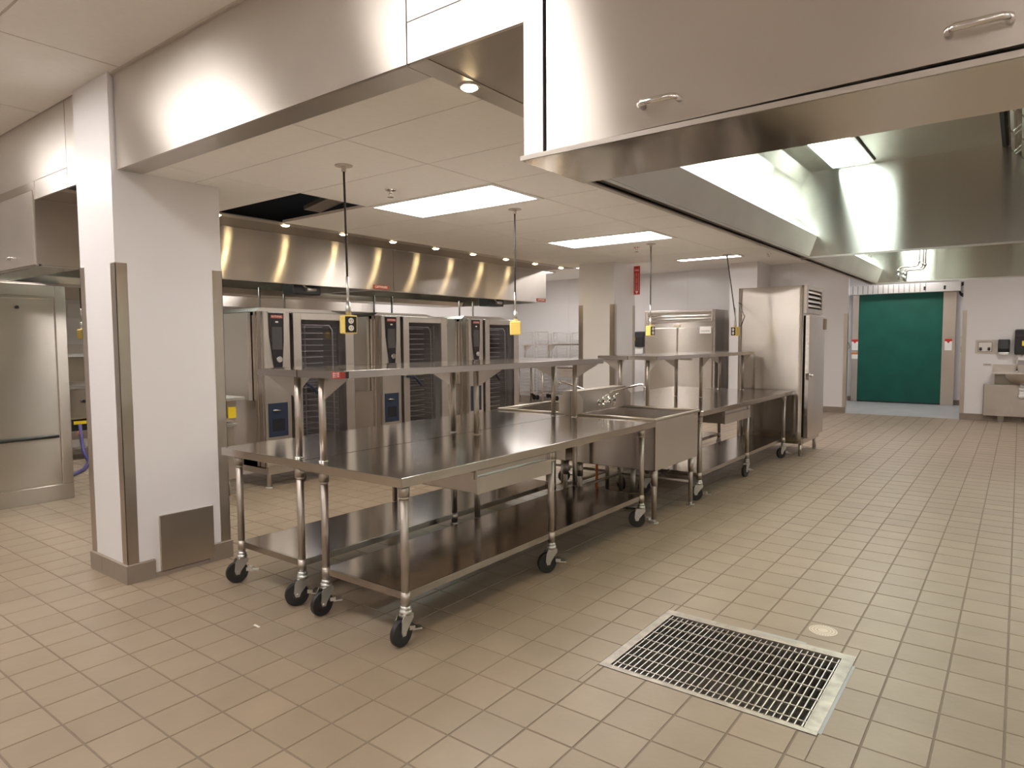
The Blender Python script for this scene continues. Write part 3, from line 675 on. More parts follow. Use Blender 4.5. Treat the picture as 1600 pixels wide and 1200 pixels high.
sink(1, 'right-hand deep stainless sink with a swing faucet, between the near and far worktables')
sink(-1, 'left-hand deep stainless sink, back to back with the right one')
o = part('supply_pipe', MB().tube([(-2.978, 5.17, 0), (-2.978, 5.17, .76)], .012, 8), 'orange'); tag(o, 'thin orange supply pipe rising behind the legs of the sinks', 'pipe')
o = part('floor_sink_pipe', MB().tube([(-2.75, 5.0, .012), (-2.5, 5.05, .012), (-2.42, 4.95, .012), (-2.38, 4.8, .012)], .010, 8), 'steel_dark'); tag(o, 'dark drain pipe lying on the floor under the right sink', 'pipe')

# ================================================================== COMBI OVENS
def oven():
    x1, y0, y1, zt = -5.76, 3.665, 4.735, 1.735; x0 = -6.78
    t = thing('combi_oven', (-6.25, (y0+y1)/2, 0), 'nearest of the three tall combi ovens, grey shield panel on its side', 'oven', 'tall combi ovens under the hood')
    yc = y0+.315                                # column | door split
    # body shell with an open cavity
    part('body', MB().box(x0, x1-.03, y0, y0+.012, .20, zt-.01).box(x0, x1-.03, y1-.03, y1, .20, zt-.01).box(x0, x0+.02, y0, y1, .20, zt-.01).box(x0, x1-.03, y0, y1, zt-.05, zt-.01).box(x0, x1-.03, y0, y1, .20, .30).box(x0, x1-.03, y0+.012, yc, .3, zt-.05), 'steel_sheet', t, .004)
    part('cavity', MB().box(x0+.25, x1-.05, yc, yc+.01, .30, zt-.05).box(x0+.25, x1-.05, y1-.045, y1-.03, .30, zt-.05).box(x0+.25, x0+.26, yc, y1-.03, .30, zt-.05), 'oven_cavity', t)
    rk = MB()
    for k in range(20):
        z = .40+.062*k; 
        for yy in (yc+.10, y1-.12): rk.box(x0+.3, x1-.10, yy-.004, yy+.004, z, z+.006)
        rk.box(x1-.075, x1-.068, yc+.095, yc+.42, z, z+.006)
    for yy in (yc+.10, y1-.12):
        for xx in (x1-.10, x0+.34): rk.box(xx-.006, xx+.006, yy-.006, yy+.006, .33, 1.62)
    rk.tube([(x1-.06, yc+.12, 1.60), (x1-.06, y1-.26, 1.60), (x1-.06, y1-.22, 1.55), (x1-.06, y1-.21, .34)], .008, 6)
    part('rack', rk, 'aluminium', t)
    # control column
    part('column_front', MB().box(x1-.03, x1, y0+.004, yc-.022, .215, zt-.012), 'steel_soft', t, .006)
    part('door_gap', B(x1-.03, x1-.02, yc-.022, yc, .215, zt-.02), 'black_gap', t)
    cp = part('control_panel', MB().prism([(y0+.055, zt-.028), (y0+.22, zt-.028), (y0+.215, zt-.3), (y0+.195, zt-.555), (y0+.105, zt-.555), (y0+.062, zt-.25)], 'x', x1, x1+.012), 'oven_black', t, .004)
    part('panel_trim', MB().prism([(y0+.045, zt-.014), (y0+.235, zt-.014), (y0+.235, zt-.026), (y0+.045, zt-.026)], 'x', x1, x1+.016), 'aluminium', cp)
    part('screen', B(x1+.012, x1+.0135, y0+.085, y0+.195, zt-.38, zt-.16), 'screen', cp)
    bd = part('badge', B(x1+.012, x1+.0145, y0+.075, y0+.205, zt-.078, zt-.045), 'badge_red', cp)
    text('RATIONAL', .027, 'white_paint', bd, (x1+.0148, y0+.14, zt-.061), PI/2, PI/2, 'lettering', .0003, .9)
    part('button', B(x1+.012, x1+.0145, y0+.125, y0+.155, zt-.120, zt-.105), 'white_paint', cp)
    part('knob', MB().cyl((x1+.012, y0+.152, zt-.475), (x1+.034, y0+.152, zt-.475), .033, .029, 22), 'chrome', cp)
    sp = part('service_door', B(x1, x1+.006, y0+.03, y0+.245, .505, .835), 'blue_plastic', t, .003, label='dark blue service flap')
    part('hand_shower', MB().tube([(x1+.01, y0+.07, .765), (x1+.03, y0+.09, .768), (x1+.02, y0+.15, .762)], .009, 8), 'chrome', sp)
    part('flap_recess', B(x1+.006, x1+.008, y0+.07, y0+.205, .56, .68), 'oven_black', sp)
    # door
    dr = part('door', MB().box(x1-.022, x1+.022, yc+.004, yc+.095, .23, zt-.015).box(x1-.022, x1+.022, y1-.11, y1, .23, zt-.015).box(x1-.022, x1+.022, yc+.095, y1-.11, zt-.085, zt-.015).box(x1-.022, x1+.022, yc+.095, y1-.11, .23, .36), 'steel_soft', t, .004)
    part('glass', B(x1+.012, x1+.018, yc+.095, y1-.11, .36, zt-.085), 'oven_glass', dr)
    part('handle', MB().tube([(x1+.02, yc+.05, 1.02), (x1+.055, yc+.055, 1.02), (x1+.075, yc+.10, 1.02), (x1+.07, yc+.16, .985), (x1+.06, yc+.22, .93), (x1+.055, yc+.26, .90)], .016, 10), 'blue_plastic', dr, label='curved blue-black lever handle')
    part('hinge', MB().cyl((x1+.01, y1-.006, .28), (x1+.01, y1-.006, .36), .016, n=10).cyl((x1+.01, y1-.006, zt-.12), (x1+.01, y1-.006, zt-.04), .016, n=10), 'steel_tube', dr)
    # shield on the left side, corner post with vent label
    part('side_shield', B(x0+.08, x1-.20, y0-.045, y0-.006, .86, zt-.02), 'steel_matte', t, .003)
    part('corner_post', MB().box(x1-.10, x1-.035, y0-.004, y0+.0, .215, zt-.012).box(x1-.16, x1-.12, y0-.003, y0, .215, zt-.012), 'guard_steel', t)
    part('top_tray', MB().prism([(y0-.0, zt-.01), (y0+.05, zt+.028), (y1-.25, zt+.028), (y1-.02, zt-.01)], 'x', x0+.15, x1-.12), 'steel_soft', t)
    for dy in (.16, .44): part('vent_pipe', MB().cyl((x1-.30, y0+dy, zt-.01), (x1-.30, y0+dy, HB+.0), .011, n=10), 'steel_dark', t)
    # base, feet and the docked trolley
    part('base', MB().box(x0+.02, x1-.02, y0+.03, y0+.34, .135, .215), 'steel_soft', t)
    for (x, y) in ((x1-.05, y0+.05), (x1-.05, y1-.06), (x0+.08, y0+.05), (x0+.08, y1-.06)):
        lg = part('leg', MB().cyl((x, y, .015), (x, y, .215), .024, n=14), 'steel_tube', t)
        part('foot', MB().cyl((x, y, 0), (x, y, .015), .04, .034, 16), 'zinc', lg)
    tr_ = part('trolley', MB().box(x1-.32, x1+.02, yc+.08, y1-.10, .13, .15).tube([(x1-.02, yc+.02, .155), (x1-.02, y1-.05, .155)], .012, 8), 'steel_soft', t)
    for y in (yc+.12, y1-.14):
        part('wheel', MB().cyl((x1-.06, y-.014, .05), (x1-.06, y+.014, .05), .05, n=18), 'black_rubber', tr_)
    return t
ov = oven()
dup(ov, (-6.25, 4.2+1.487, 0), 'middle combi oven of the three under the left hood')
dup(ov, (-6.25, 4.2+2.99, 0), 'farthest of the three combi ovens, beside the sheet-pan racks')
# cooking equipment left of first oven
t = thing('griddle', (-6.1, 3.08, 0), 'low griddle with a pale ledge and a yellow label, left of the first oven', 'griddle')
part('body', B(-6.6, -5.79, 2.72, 3.36, .16, .68), 'steel_soft', t, .004); part('top_ledge', B(-6.6, -5.70, 2.70, 3.42, .895, .925), 'aluminium', t, .004)
cf = part('control_front', MB().prism([(-6.6, .68), (-5.80, .70), (-5.77, .89), (-6.6, .89)], 'y', 2.72, 3.37), 'steel_soft', t)
part('shelf_edge', B(-6.0, -5.74, 2.74, 3.36, .655, .685), 'aluminium', t, .003)
part('warning_label', B(-5.785, -5.766, 3.29, 3.365, .73, .83), 'yellow_label', cf)
for y in (3.05, 3.21): part('knob', MB().cyl((-5.78, y, .80), (-5.74, y, .80), .024, n=14), 'black_plastic', cf)
for (x, y) in ((-5.85, 2.78), (-5.85, 3.31), (-6.5, 2.78), (-6.5, 3.31)):
    part('leg', MB().cyl((x, y, 0), (x, y, .16), .02, n=10), 'steel_tube', t)

# ================================================================== LEFT CABINET + things in the gap
t = thing('roll_in_cabinet', (-7.4, 1.75, 0), 'tall stainless roll-in cabinet at the left edge, with a long dark bar handle', 'cabinet')
part('body', B(-7.9, -6.95, 1.05, 2.42, 0, 1.945), 'steel_sheet', t, .004)
part('door_frame', MB().box(-6.95, -6.93, 1.06, 2.42, 0, .145).box(-6.95, -6.93, 2.335, 2.42, .145, 1.945).box(-6.95, -6.93, 1.06, 2.335, 1.845, 1.945), 'steel_sheet', t, .003)
dr = part('door', B(-6.95, -6.935, 1.08, 2.325, .155, 1.835), 'steel_sheet', t, .003)
part('upper_trim', B(-6.935, -6.93, 1.1, 2.29, 1.818, 1.826), 'chrome', dr)
part('lock', MB().cyl((-6.935, 2.045, 1.742), (-6.92, 2.045, 1.742), .014, n=12), 'black_plastic', dr)
part('bar_handle', MB().tube([(-6.935, 2.31, .59), (-6.905, 2.30, .59), (-6.90, 2.28, .59), (-6.90, 1.2, .59), (-6.935, 1.19, .59)], .014, 8), 'black_plastic', dr)
t = thing('braising_pan', (-9.5, 3.35, 0), 'greenish steel braising pan with a raised lid, glimpsed between cabinet and column', 'cooking kettle')
part('lid', MB().prism([(-10.0, .92), (-9.2, .90), (-9.2, .96), (-9.45, 1.26), (-9.95, 1.30)], 'y', 2.9, 3.75), 'steel_inner', t, .01)
part('pan', B(-9.95, -9.15, 2.92, 3.72, .50, .88), 'steel_inner', t, .012)
part('front_rim', B(-9.97, -9.12, 2.9, 3.74, .875, .90), 'aluminium', t)
part('knob', MB().cyl((-9.15, 3.33, .72), (-9.11, 3.33, .72), .02, n=12), 'black_plastic', t)
part('control_box', B(-9.5, -9.15, 3.2, 3.7, .36, .48), 'black_plastic', t); part('warning_label', B(-9.15, -9.14, 3.22, 3.6, .44, .48), 'yellow_label', t)
for (x, y) in ((-9.2, 2.98), (-9.2, 3.68), (-9.85, 2.98), (-9.85, 3.68)): part('leg', MB().cyl((x, y, 0), (x, y, .5), .022, n=10), 'steel_tube', t)
part('undershelf', B(-9.9, -9.15, 2.95, 3.7, .14, .16), 'aluminium', t)
o = part('gas_hose', MB().tube([(-9.13, 3.28, .44), (-9.1, 3.28, .25), (-9.0, 3.26, .12), (-8.75, 3.22, .03), (-8.3, 3.0, .02), (-7.95, 2.72, .02), (-7.85, 2.62, .02)], .02, 10), 'blue_hose'); tag(o, 'blue gas hose curving to the floor beside the tall cabinet', 'hose')
part('coupling', MB().cyl((-9.13, 3.28, .30), (-9.13, 3.28, .36), .026, n=12), 'orange', o)
o = part('thermostat', B(-10.6+.0, -10.585, 3.72, 3.92, 1.78, 1.98), 'white_paint'); tag(o, 'white wall plate high on the left wall, seen between cabinet and column', 'wall plate')
o.location = (0, 0, 0)

# ================================================================== PENDANT OUTLETS
def pendant(x, y, ztop, ang, label, outlet_side, tilt=0, zb=1.575):
    t = thing('pendant_outlet', (x, y, zb), label, 'power outlet', 'yellow hanging outlet boxes')
    xb = x+tilt
    part('ceiling_plate', MB().cyl((x, y, ztop-.004), (x, y, ztop-.0005), .05, n=20).cyl((x, y, ztop-.035), (x, y, ztop-.004), .013, n=12), 'ceiling_bar', t)
    part('cord', MB().tube([(x, y, ztop-.02), (x+tilt*.4, y, ztop-.3), (xb, y, zb+.10)], .0062, 8), 'grey_rubber', t)
    part('strain_relief', MB().tube([(xb-.003, y, zb+.22), (xb, y, zb+.07)], .008, 8).cyl((xb, y, zb+.0), (xb, y, zb+.075), .017, .013, 12), 'zinc', t)
    bx_ = part('box', MB().box(xb-.042, xb+.042, y-.030, y+.030, zb-.105, zb).rot(ang, (xb, y)), 'yellow_box', t, .008)
    fc = MB(); ol = MB(); sl = MB()
    for s in outlet_side:
        yy = y+s*.030
        fc.box(xb-.034, xb+.034, yy-.003, yy+.003, zb-.098, zb-.007)
        for dz in (-.032, -.073):
            ol.cyl((xb, yy+s*.0025, zb+dz), (xb, yy+s*.0055, zb+dz), .0165, n=16)
            for dx in (-.006, .006): sl.box(xb+dx-.0012, xb+dx+.0012, yy+s*.005, yy+s*.0062, zb+dz-.003, zb+dz+.007)
            sl.cyl((xb, yy+s*.005, zb+dz-.009), (xb, yy+s*.0062, zb+dz-.009), .0022, n=8)
    if fc.v:
        fp = part('face_plate', fc.rot(ang, (xb, y)), 'black_plastic', bx_)
        part('receptacle', ol.rot(ang, (xb, y)), 'ivory', bx_); part('slot', sl.rot(ang, (xb, y)), 'black_gap', bx_)
    return t
def viewang(x, y): return math.atan2(x, -y)*-1
# local -y face turned by ang; facing camera means ang = angle of the view ray
def face(x, y): return math.atan2(-x, y)
pendant(-3.085, 2.50, CL, face(-3.085, 2.5)+.45, 'nearest yellow outlet box on a black cord, its two sockets facing the camera', (-1,), .012)
pendant(-3.085, 4.11, CL, face(-3.085, 4.1)+.02+PI, 'second yellow outlet box, blank side toward the camera, above the sinks', (-1,), 0)
pendant(-3.08, 6.45, CL, face(-3.08, 6.45)+.95, 'yellow outlet box hanging beside the white far column, blank side left of its sockets', (-1,), 0)
pendant(-2.76, 7.80, CL, face(-2.76, 7.8)-.8, 'yellow outlet box on a slanting cord beside the tall refrigerator', (-1,), .11)
pendant(-7.98, 2.92, CL+.1, face(-7.98, 2.92)+.9, 'yellow outlet box glimpsed between the tall cabinet and the near column', (-1,), .03)
o = part('power_cable', MB().tube([(-2.60, 7.84, 1.585), (-2.64, 8.1, 1.70), (-2.80, 8.4, 1.84), (-2.885, 8.60, 1.90)], .005, 6), 'black_rubber'); tag(o, 'short black cable rising from the slanting outlet box to the tall refrigerator', 'cable')
# sprinklers
for k, (x, y, z, lb) in enumerate(((-3.32, 3.07, CL, 'nearest chrome sprinkler head in the lowered ceiling'), (-3.3, 6.56, CL, 'sprinkler head in the lowered ceiling near the third outlet box'), (-7.0, 12.6, CH, 'far sprinkler head below the raised ceiling, left of the far light'), (-3.6, 12.3, CH, 'far sprinkler head below the raised ceiling, right of the far light'))):
    t = thing('sprinkler', (x, y, z), lb, 'sprinkler', 'ceiling sprinklers')
    part('escutcheon', MB().cyl((x, y, z-.008), (x, y, z-.0005), .034, .038, 18), 'chrome', t)
    part('frame', MB().cyl((x, y, z-.03), (x, y, z-.008), .008, n=8).tube([(x-.012, y, z-.022), (x-.016, y, z-.035), (x, y, z-.05)], .003, 6).tube([(x+.012, y, z-.022), (x+.016, y, z-.035), (x, y, z-.05)], .003, 6), 'chrome', t)
    part('deflector', MB().cyl((x, y, z-.053), (x, y, z-.05), .022, n=14), 'chrome', t)
def vent(x0, x1, y0, y1, lb):
    t = thing('ceiling_grille', ((x0+x1)/2, (y0+y1)/2, CH), lb, 'vent')
    part('frame', MB().box(x0, x1, y0, y0+.04, CH-.01, CH-.0005).box(x0, x1, y1-.04, y1, CH-.01, CH-.0005).box(x0, x0+.04, y0, y1, CH-.01, CH-.0005).box(x1-.04, x1, y0, y1, CH-.01, CH-.0005), 'white_paint', t)
    for k in range(6): part('slat', B(x0+.04, x1-.04, y0+.06+k*(y1-y0-.12)/6, y0+.09+k*(y1-y0-.12)/6, CH-.012, CH-.003), 'steel_dark', t)
vent(-5.0, -4.4, 11.0, 11.6, 'grey ceiling grille near the far light'); vent(-7.6, -7.0, 10.6, 11.2, 'grey ceiling grille left of the far column')

# ================================================================== REFRIGERATORS
t = thing('refrigerator', (-2.47, 8.97, 0), 'tall single-door stainless refrigerator standing at the end of the far worktable', 'refrigerator')
fx, fy0, fy1 = -2.085, 8.55, 9.37
part('body', B(-2.865, fx, fy0+.045, fy1, .15, 2.075), 'steel_sheet', t, .003)
NX, NZ = 16, 26; vs = []; zb0, zt0 = .15, 2.075
for j in range(NZ+1):
    z = zb0+(zt0-zb0)*(1-(1-j/NZ)**2.2)
    for i in range(NX+1):
        u = i/NX; st = zt0-.035-.075*(1-(2*u-1)**2)
        vs.append((-2.865+(fx+2.865)*u, fy0+(max(0, z-st)/.11)**2*.030, z))
n_ = len(vs); sk_ = MB(); W = NX+1
fs_ = [(j*W+i, j*W+i+1, (j+1)*W+i+1, (j+1)*W+i) for j in range(NZ) for i in range(NX)]
vs += [(-2.865, fy0+.045, zb0), (fx, fy0+.045, zb0), (fx, fy0+.045, zt0), (-2.865, fy0+.045, zt0)]
fs_ += [tuple(NZ*W+i for i in range(W))+(n_+2, n_+3), tuple(range(NX, -1, -1))+(n_, n_+1), tuple(j*W for j in range(NZ+1))+(n_+3, n_), tuple(j*W+NX for j in range(NZ, -1, -1))+(n_+1, n_+2)]
sk_.add(vs, fs_, [True]*(NX*NZ)+[False]*4)
part('side_panel', sk_, 'steel_sheet', t, label='bowed side panel whose top edge curls back')
hd = part('louvre_panel', MB().box(fx, fx+.03, fy0+.01, fy0+.09, 1.74, 2.075).box(fx, fx+.03, fy1-.05, fy1-.01, 1.74, 2.075).box(fx, fx+.03, fy0+.09, fy1-.05, 2.03, 2.075).box(fx, fx+.03, fy0+.09, fy1-.05, 1.74, 1.80), 'steel_soft', t)
for k in range(4):
    z = 1.815+.055*k
    part('louvre', MB().prism([(fx, z+.04), (fx+.028, z+.004), (fx+.030, z+.007), (fx, z+.046)], 'y', fy0+.09, fy1-.05), 'steel_soft', hd)
part('louvre_back', B(fx, fx+.002, fy0+.09, fy1-.05, 1.80, 2.03), 'black_gap', hd)
dr = part('door', B(fx+.014, fx+.065, fy0+.04, fy1-.005, .225, 1.715), 'steel_sheet', t, .005)
part('gasket', B(fx, fx+.014, fy0+.05, fy1-.02, .23, 1.71), 'black_gap', dr)
part('handle', MB().box(fx+.03, fx+.075, fy0+.02, fy0+.06, .94, 1.02).cyl((fx+.065, fy0+.10, .985), (fx+.10, fy0+.10, .985), .016, n=12), 'chrome', dr, .003)
part('hinge', MB().box(fx+.03, fx+.085, fy1-.02, fy1+.01, 1.55, 1.69), 'steel_tube', dr)
part('base_panel', B(fx-.01, fx+.02, fy0+.02, fy1-.02, .155, .215), 'steel_soft', t)
for (x, y) in ((fx-.02, fy0+.05), (fx-.02, fy1-.06), (-2.80, fy0+.05), (-2.80, fy1-.06)):
    part('leg', MB().cyl((x, y, .015), (x, y, .15), .024, n=12).cyl((x, y, 0), (x, y, .015), .020, .024, 12), 'steel_tube', t)
t = thing('refrigerator', (-5.55, 13.5, 0), 'wide two-door stainless refrigerator against the back wall, paper notice on its right door', 'refrigerator')
rx0, rx1, ry = -6.39, -4.86, 13.12
part('body', B(rx0, rx1, ry, 13.85, .15, 2.045), 'steel_sheet', t, .004)
part('top_louvre', MB().box(rx0+.05, rx1-.05, ry-.03, ry, 1.80, 2.04), 'steel_soft', t, .003)
for k in range(3): part('louvre', MB().prism([(ry-.03, 1.85+.06*k), (ry-.055, 1.83+.06*k), (ry-.055, 1.835+.06*k), (ry-.03, 1.88+.06*k)], 'x', rx0+.08, rx1-.08), 'chrome', t)
for k, (a, b) in enumerate(((rx0+.05, -5.655), (-5.60, rx1-.05))):
    dr = part('door', B(a, b, ry-.045, ry-.004, .25, 1.68), 'steel_sheet', t, .006)
    xh = (b-.28, a+.02)[k]
    part('handle', B(xh, xh+.26, ry-.065, ry-.045, 1.02, 1.06), 'chrome', dr, .004)
    if k: 
        pp = part('notice', B(-5.16, -4.93, ry-.048, ry-.046, 1.56, 1.70), 'paper', dr)
        text('CAUTION', .05, 'black_plastic', pp, (-5.045, ry-.049, 1.605), PI/2, 0, 'lettering', .0004, .8)
    else: part('badge', B(-5.72, -5.60, ry-.047, ry-.045, 1.71, 1.74), 'gold_brass', dr)
for (x, y) in ((rx0+.06, ry+.05), (rx1-.06, ry+.05), (rx0+.06, 13.8), (rx1-.06, 13.8)): part('leg', MB().cyl((x, y, 0), (x, y, .15), .025, n=10), 'steel_tube', t)

# ================================================================== SHEET-PAN RACKS
def rack(x0, x1, y0, y1, zt, label):
    t = thing('sheet_pan_rack', ((x0+x1)/2, (y0+y1)/2, 0), label, 'rack', 'aluminium sheet-pan racks')
    for x in (x0, x1):
        for y in (y0, y1):
            part('upright', B(x-.012, x+.012, y-.012, y+.012, .13, zt), 'aluminium', t)
            part('wheel', MB().cyl((x-.015, y, .06), (x+.015, y, .06), .06, n=12), 'black_rubber', t)
    for k in range(18):
        z = .22+k*(zt-.3)/17
        part('runner', MB().box(x0-.006, x0+.04, y0, y1, z, z+.006).box(x1-.04, x1+.006, y0, y1, z, z+.006).box(x0, x1, y0-.004, y0+.004, z, z+.012), 'aluminium', t)
    part('top_frame', MB().box(x0, x1, y0, y0+.02, zt-.02, zt).box(x0, x1, y1-.02, y1, zt-.02, zt).box(x0, x0+.02, y0, y1, zt-.02, zt).box(x1-.02, x1, y0, y1, zt-.02, zt), 'aluminium', t)
rack(-9.90, -9.42, 13.3, 13.9, 1.66, 'leftmost aluminium sheet-pan rack by the back wall')
rack(-9.32, -8.86, 13.3, 13.9, 1.63, 'middle aluminium sheet-pan rack by the back wall')
rack(-8.76, -8.33, 13.3, 13.9, 1.62, 'rightmost aluminium sheet-pan rack, nearest the far column')
t = thing('carton', (-9.35, 12.5, 0), 'beige carton beside the distant prep table, below the racks', 'box')
part('box', B(-9.75, -9.36, 12.2, 12.6, 0, .45), 'beige_card', t, .004); part('flap', B(-9.75, -9.36, 12.18, 12.2, .38, .45), 'white_paint', t)

# ================================================================== DOORWAY IN THE ALCOVE
DY = 17.05
d1 = struct('door_1')
part('curtain', B(-2.965, -1.325, DY-.01, DY+.005, .02, 2.44), 'green_vinyl', d1, label='dark green roll-up vinyl curtain')
part('bottom_bar', B(-2.965, -1.325, DY-.014, DY+.01, 0, .03), 'black_rubber', d1)
part('jamb', B(-3.08, -2.955, DY-.05, DY+.03, 0, 2.44), 'guard_steel', d1); part('jamb', B(-1.335, -1.10, DY-.05, DY+.03, 0, 2.44), 'guard_steel', d1)
hdr = part('header_box', B(-3.20, -1.02, DY-.30, DY, 2.42, 2.62), 'aluminium', d1, .004)
for k in range(15): part('header_rib', B(-3.05+k*.10, -3.035+k*.10, DY-.306, DY-.30, 2.43, 2.61), 'steel_dark', hdr)
for x in (-1.66, -1.30): part('latch', B(x-.02, x+.02, DY-.31, DY-.30, 2.46, 2.54), 'black_plastic', hdr)
for (x, z) in ((-3.02, 1.28), (-1.22, 1.28)):
    st = part('sticker', B(x-.065, x+.065, DY-.053, DY-.05, z-.10, z+.14), 'paper', d1)
    part('sticker_head', MB().box(x-.065, x+.065, DY-.055, DY-.053, z+.09, z+.14).prism([(x-.03, z+.09), (x+.03, z+.09), (x, z+.045)], 'y', DY-.055, DY-.053), 'red_sign', st)
st = part('sticker', B(-3.085, -2.955, DY-.053, DY-.05, .98, 1.12), 'paper', d1); part('sticker_head', B(-3.085, -2.955, DY-.055, DY-.053, 1.08, 1.12), 'orange', st)
cc = part('cable_coil', MB().tube([(-.98+.075*math.cos(a*.5), DY-.08-.004*a*.1, 2.42+.13*math.sin(a*.5)+.002*a) for a in range(0, 38)]+[(-.95, DY-.08, 2.25), (-.85, DY-.03, 2.2)], .012, 6), 'black_rubber'); tag(cc, 'black coiled cable hanging at the top right of the green door', 'cable')
o = part('round_button', MB().cyl((-.965, 17.14, 1.45), (-.965, 17.10, 1.45), .045, n=18), 'zinc'); tag(o, 'round grey wall button right of the green door', 'button')
o = part('wall_switch', MB().box(-1.01, -.92, 17.12, 17.14, 1.13, 1.27), 'steel_soft'); tag(o, 'small switch plate under the round button by the green door', 'switch'); part('rocker', B(-.985, -.955, 17.11, 17.12, 1.16, 1.24), 'paper', o)
o = part('pull_cord', MB().tube([(-3.16, DY-.1, 2.4), (-3.16, DY-.1, 1.4), (-3.12, DY-.1, 1.25), (-3.17, DY-.1, 1.18)], .008, 6), 'grey_rubber'); tag(o, 'thin grey cable left of the green door', 'cable')
# corner guards of the opening
for nm, x, s in (('trim_4', DX0, -1), ('trim_5', DX1, 1)):
    struct(nm, MB().box(x, x+s*.062, YF-.005, YF, .11, 1.92).box(x-s*.004, x, YF-.005, YF+.06, .11, 1.92), 'guard_steel')

# ================================================================== HAND SINK WALL (right)
Y = YF-.004
t = thing('hand_sink', (.02, 14.0, 0), 'wall-hung stainless hand sink at the right edge, skirt panel below it', 'sink')
part('backsplash', B(-.36, .45, Y-.02, Y, .84, .985), 'steel_soft', t, .003)
part('deck', MB().box(-.36, .45, Y-.42, Y-.02, .835, .855).prism([(-.36, .855), (-.36, .83), (.45, .83), (.45, .855)], 'y', Y-.43, Y-.42), 'steel_soft', t, .003)
b_ = MB(); 
n = 20; rings = [(1, .84), (.92, .76), (.7, .69), (.35, .655), (.08, .65)]
vs = []
for (k, z) in rings: vs += [(.05+.24*k*math.cos(2*PI*i/n), Y-.22+.19*k*math.sin(2*PI*i/n), z) for i in range(n)]
b_.add(vs, [(j*n+i, j*n+(i+1) % n, (j+1)*n+(i+1) % n, (j+1)*n+i) for j in range(len(rings)-1) for i in range(n)], True)
part('bowl', b_, 'steel_soft', t)
part('wall_bracket', B(-.33, .42, Y-.03, Y, .62, .84), 'steel_dark', t)
part('trap', MB().cyl((.05, Y-.22, .655), (.05, Y-.22, .60), .03, n=14).cyl((.05, Y-.22, .60), (.05, Y-.22, .55), .045, n=14).cyl((.05, Y-.22, .55), (.05, Y-.22, .47), .035, n=14).ball((.05, Y-.22, .46), .05), 'white_paint', t)
part('skirt', MB().box(-.48, .5, Y-.10, Y-.09, .10, .64).box(-.48, -.47, Y-.10, Y, .10, .64), 'steel_soft', t, .002)
for x in (-.27, .12): part('foot', B(x, x+.09, Y-.12, Y-.02, 0, .10), 'steel_dark', t)
fc = part('faucet', MB().cyl((-.03, Y-.06, .855), (-.03, Y-.06, .88), .03, n=14).tube([(-.03, Y-.06, .88), (-.03, Y-.06, 1.10), (-.02, Y-.08, 1.16), (.01, Y-.13, 1.17), (.03, Y-.18, 1.13)], .012, 8), 'chrome', t)
t = thing('outlet_panel', (-.48, Y, 1.3), 'recessed steel service box on the wall left of the soap dispenser', 'utility box')
part('frame', MB().box(-.62, -.345, Y-.008, Y, 1.165, 1.40).box(-.35, -.30, Y-.008, Y, 1.165, 1.40), 'steel_soft', t)
part('recess', B(-.575, -.39, Y-.0095, Y-.008, 1.205, 1.355), 'ivory', t)
part('recess_edge', MB().box(-.585, -.575, Y-.012, Y-.008, 1.195, 1.365).box(-.39, -.38, Y-.012, Y-.008, 1.195, 1.365).box(-.575, -.39, Y-.012, Y-.008, 1.355, 1.365).box(-.575, -.39, Y-.012, Y-.008, 1.195, 1.205), 'steel_dark', t)
for x in (-.555, -.435): part('valve', MB().cyl((x+.01, Y-.03, 1.235), (x+.01, Y-.008, 1.235), .022, n=12).box(x-.01, x+.03, Y-.02, Y-.01, 1.255, 1.27), 'black_plastic', t)
t = thing('soap_dispenser', (-.2, Y, 1.27), 'black soap dispenser on the wall above the hand sink', 'soap dispenser')
part('housing', MB().prism([(Y, 1.41), (Y-.08, 1.40), (Y-.11, 1.25), (Y-.09, 1.19), (Y, 1.19)], 'x', -.30, -.135), 'black_plastic', t, .012)
part('push_lever', MB().box(-.29, -.145, Y-.11, Y, 1.145, 1.19), 'aluminium', t, .01)
part('trim_ring', MB().tube([(-.28, Y-.10, 1.39), (-.275, Y-.115, 1.28), (-.2175, Y-.12, 1.20), (-.16, Y-.115, 1.28), (-.155, Y-.10, 1.39)], .005, 6), 'grey_rubber', t)
t = thing('towel_dispenser', (.08, Y, 1.35), 'large black paper-towel dispenser at the right edge with a yellow label', 'towel dispenser')
part('housing', MB().prism([(Y, 1.58), (Y-.16, 1.56), (Y-.22, 1.45), (Y-.22, 1.16), (Y, 1.14)], 'x', -.075, .25), 'black_plastic', t, .02)
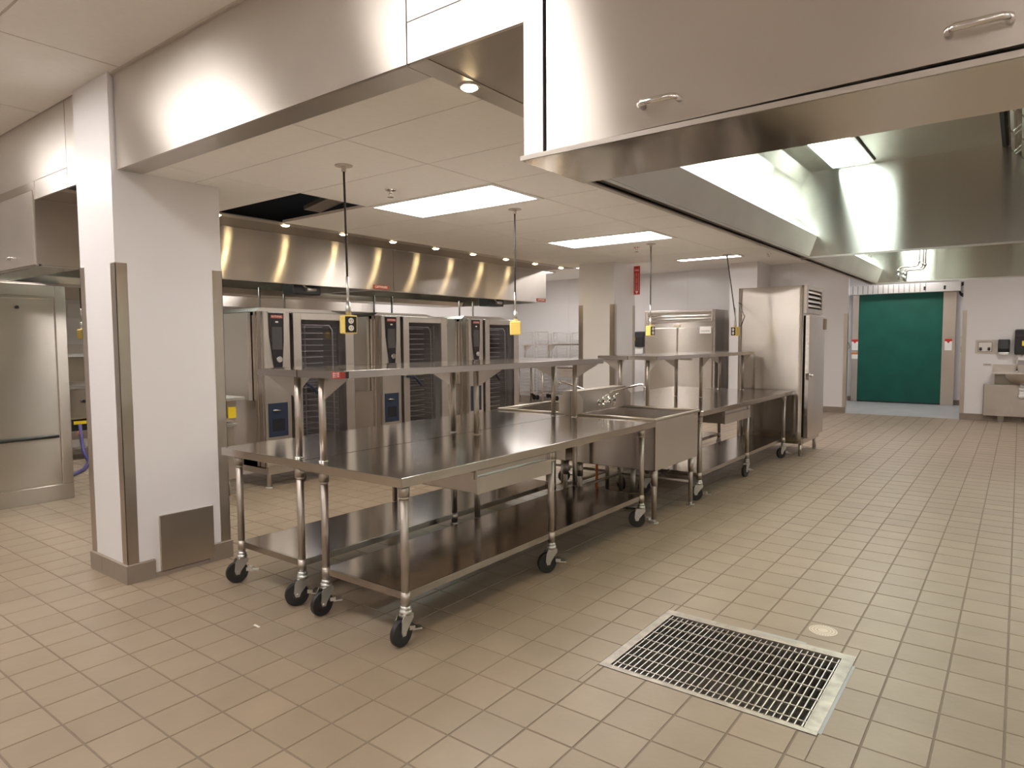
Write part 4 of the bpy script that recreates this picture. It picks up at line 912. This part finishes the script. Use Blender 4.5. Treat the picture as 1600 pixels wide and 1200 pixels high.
part('label', B(.025, .10, Y-.224, Y-.22, 1.30, 1.38), 'yellow_label', t); part('towel', B(-.02, .20, Y-.15, Y-.14, 1.06, 1.145), 'paper', t)
t = thing('towel_dispenser', (-6.92, Y, 1.45), 'black paper-towel dispenser on the back wall beside the two-door refrigerator', 'towel dispenser')
part('housing', MB().prism([(Y, 1.64), (Y-.14, 1.62), (Y-.2, 1.5), (Y-.2, 1.29), (Y, 1.27)], 'x', -7.13, -6.86), 'black_plastic', t, .02); part('label', B(-7.12, -7.06, Y-.204, Y-.2, 1.42, 1.50), 'yellow_label', t); part('towel', B(-7.1, -6.9, Y-.12, Y-.11, 1.13, 1.27), 'paper', t)
o = part('wall_notice', MB().box(-.50, -.385, Y-.002, Y, .955, .99), 'ceiling_bar'); tag(o, 'small printed notice on the wall left of the hand sink', 'notice'); text('NOTICE', .02, 'blue_plastic', o, (-.44, Y-.003, .973), PI/2, 0)

# fire extinguisher sign hanging off the far column
t = thing('fire_extinguisher_sign', (-4.06, 8.10, 2.23), 'red vertical fire extinguisher sign with a white arrow on the far column', 'sign')
sx0, sx1, sy, sz0, sz1 = -4.112, -4.022, 8.10, 2.03, 2.405
part('plate', B(sx0, sx1, sy, sy+.004, sz0, sz1), 'red_sign', t)
part('arrow', MB().prism([(-4.067, sz0+.008), (-4.045, sz0+.045), (-4.058, sz0+.045), (-4.058, sz0+.05), (-4.076, sz0+.05), (-4.076, sz0+.045), (-4.089, sz0+.045)], 'y', sy-.001, sy).box(-4.095, -4.092, sy-.001, sy, sz0+.05, sz1-.09).box(-4.042, -4.039, sy-.001, sy, sz0+.05, sz1-.09), 'white_paint', t)
text('FIRE', .034, 'white_paint', t, ((sx0+sx1)/2, sy-.001, sz1-.058), PI/2, 0)
text('\n'.join('EXTINGUISHER'), .0205, 'white_paint', t, ((sx0+sx1)/2, sy-.001, (sz0+.055+sz1-.09)/2), PI/2, 0, spacing=.92)
part('top_arrow', MB().prism([(-4.09, sz1-.012), (-4.045, sz1-.012), (-4.067, sz1-.03)], 'y', sy-.001, sy), 'black_plastic', t)
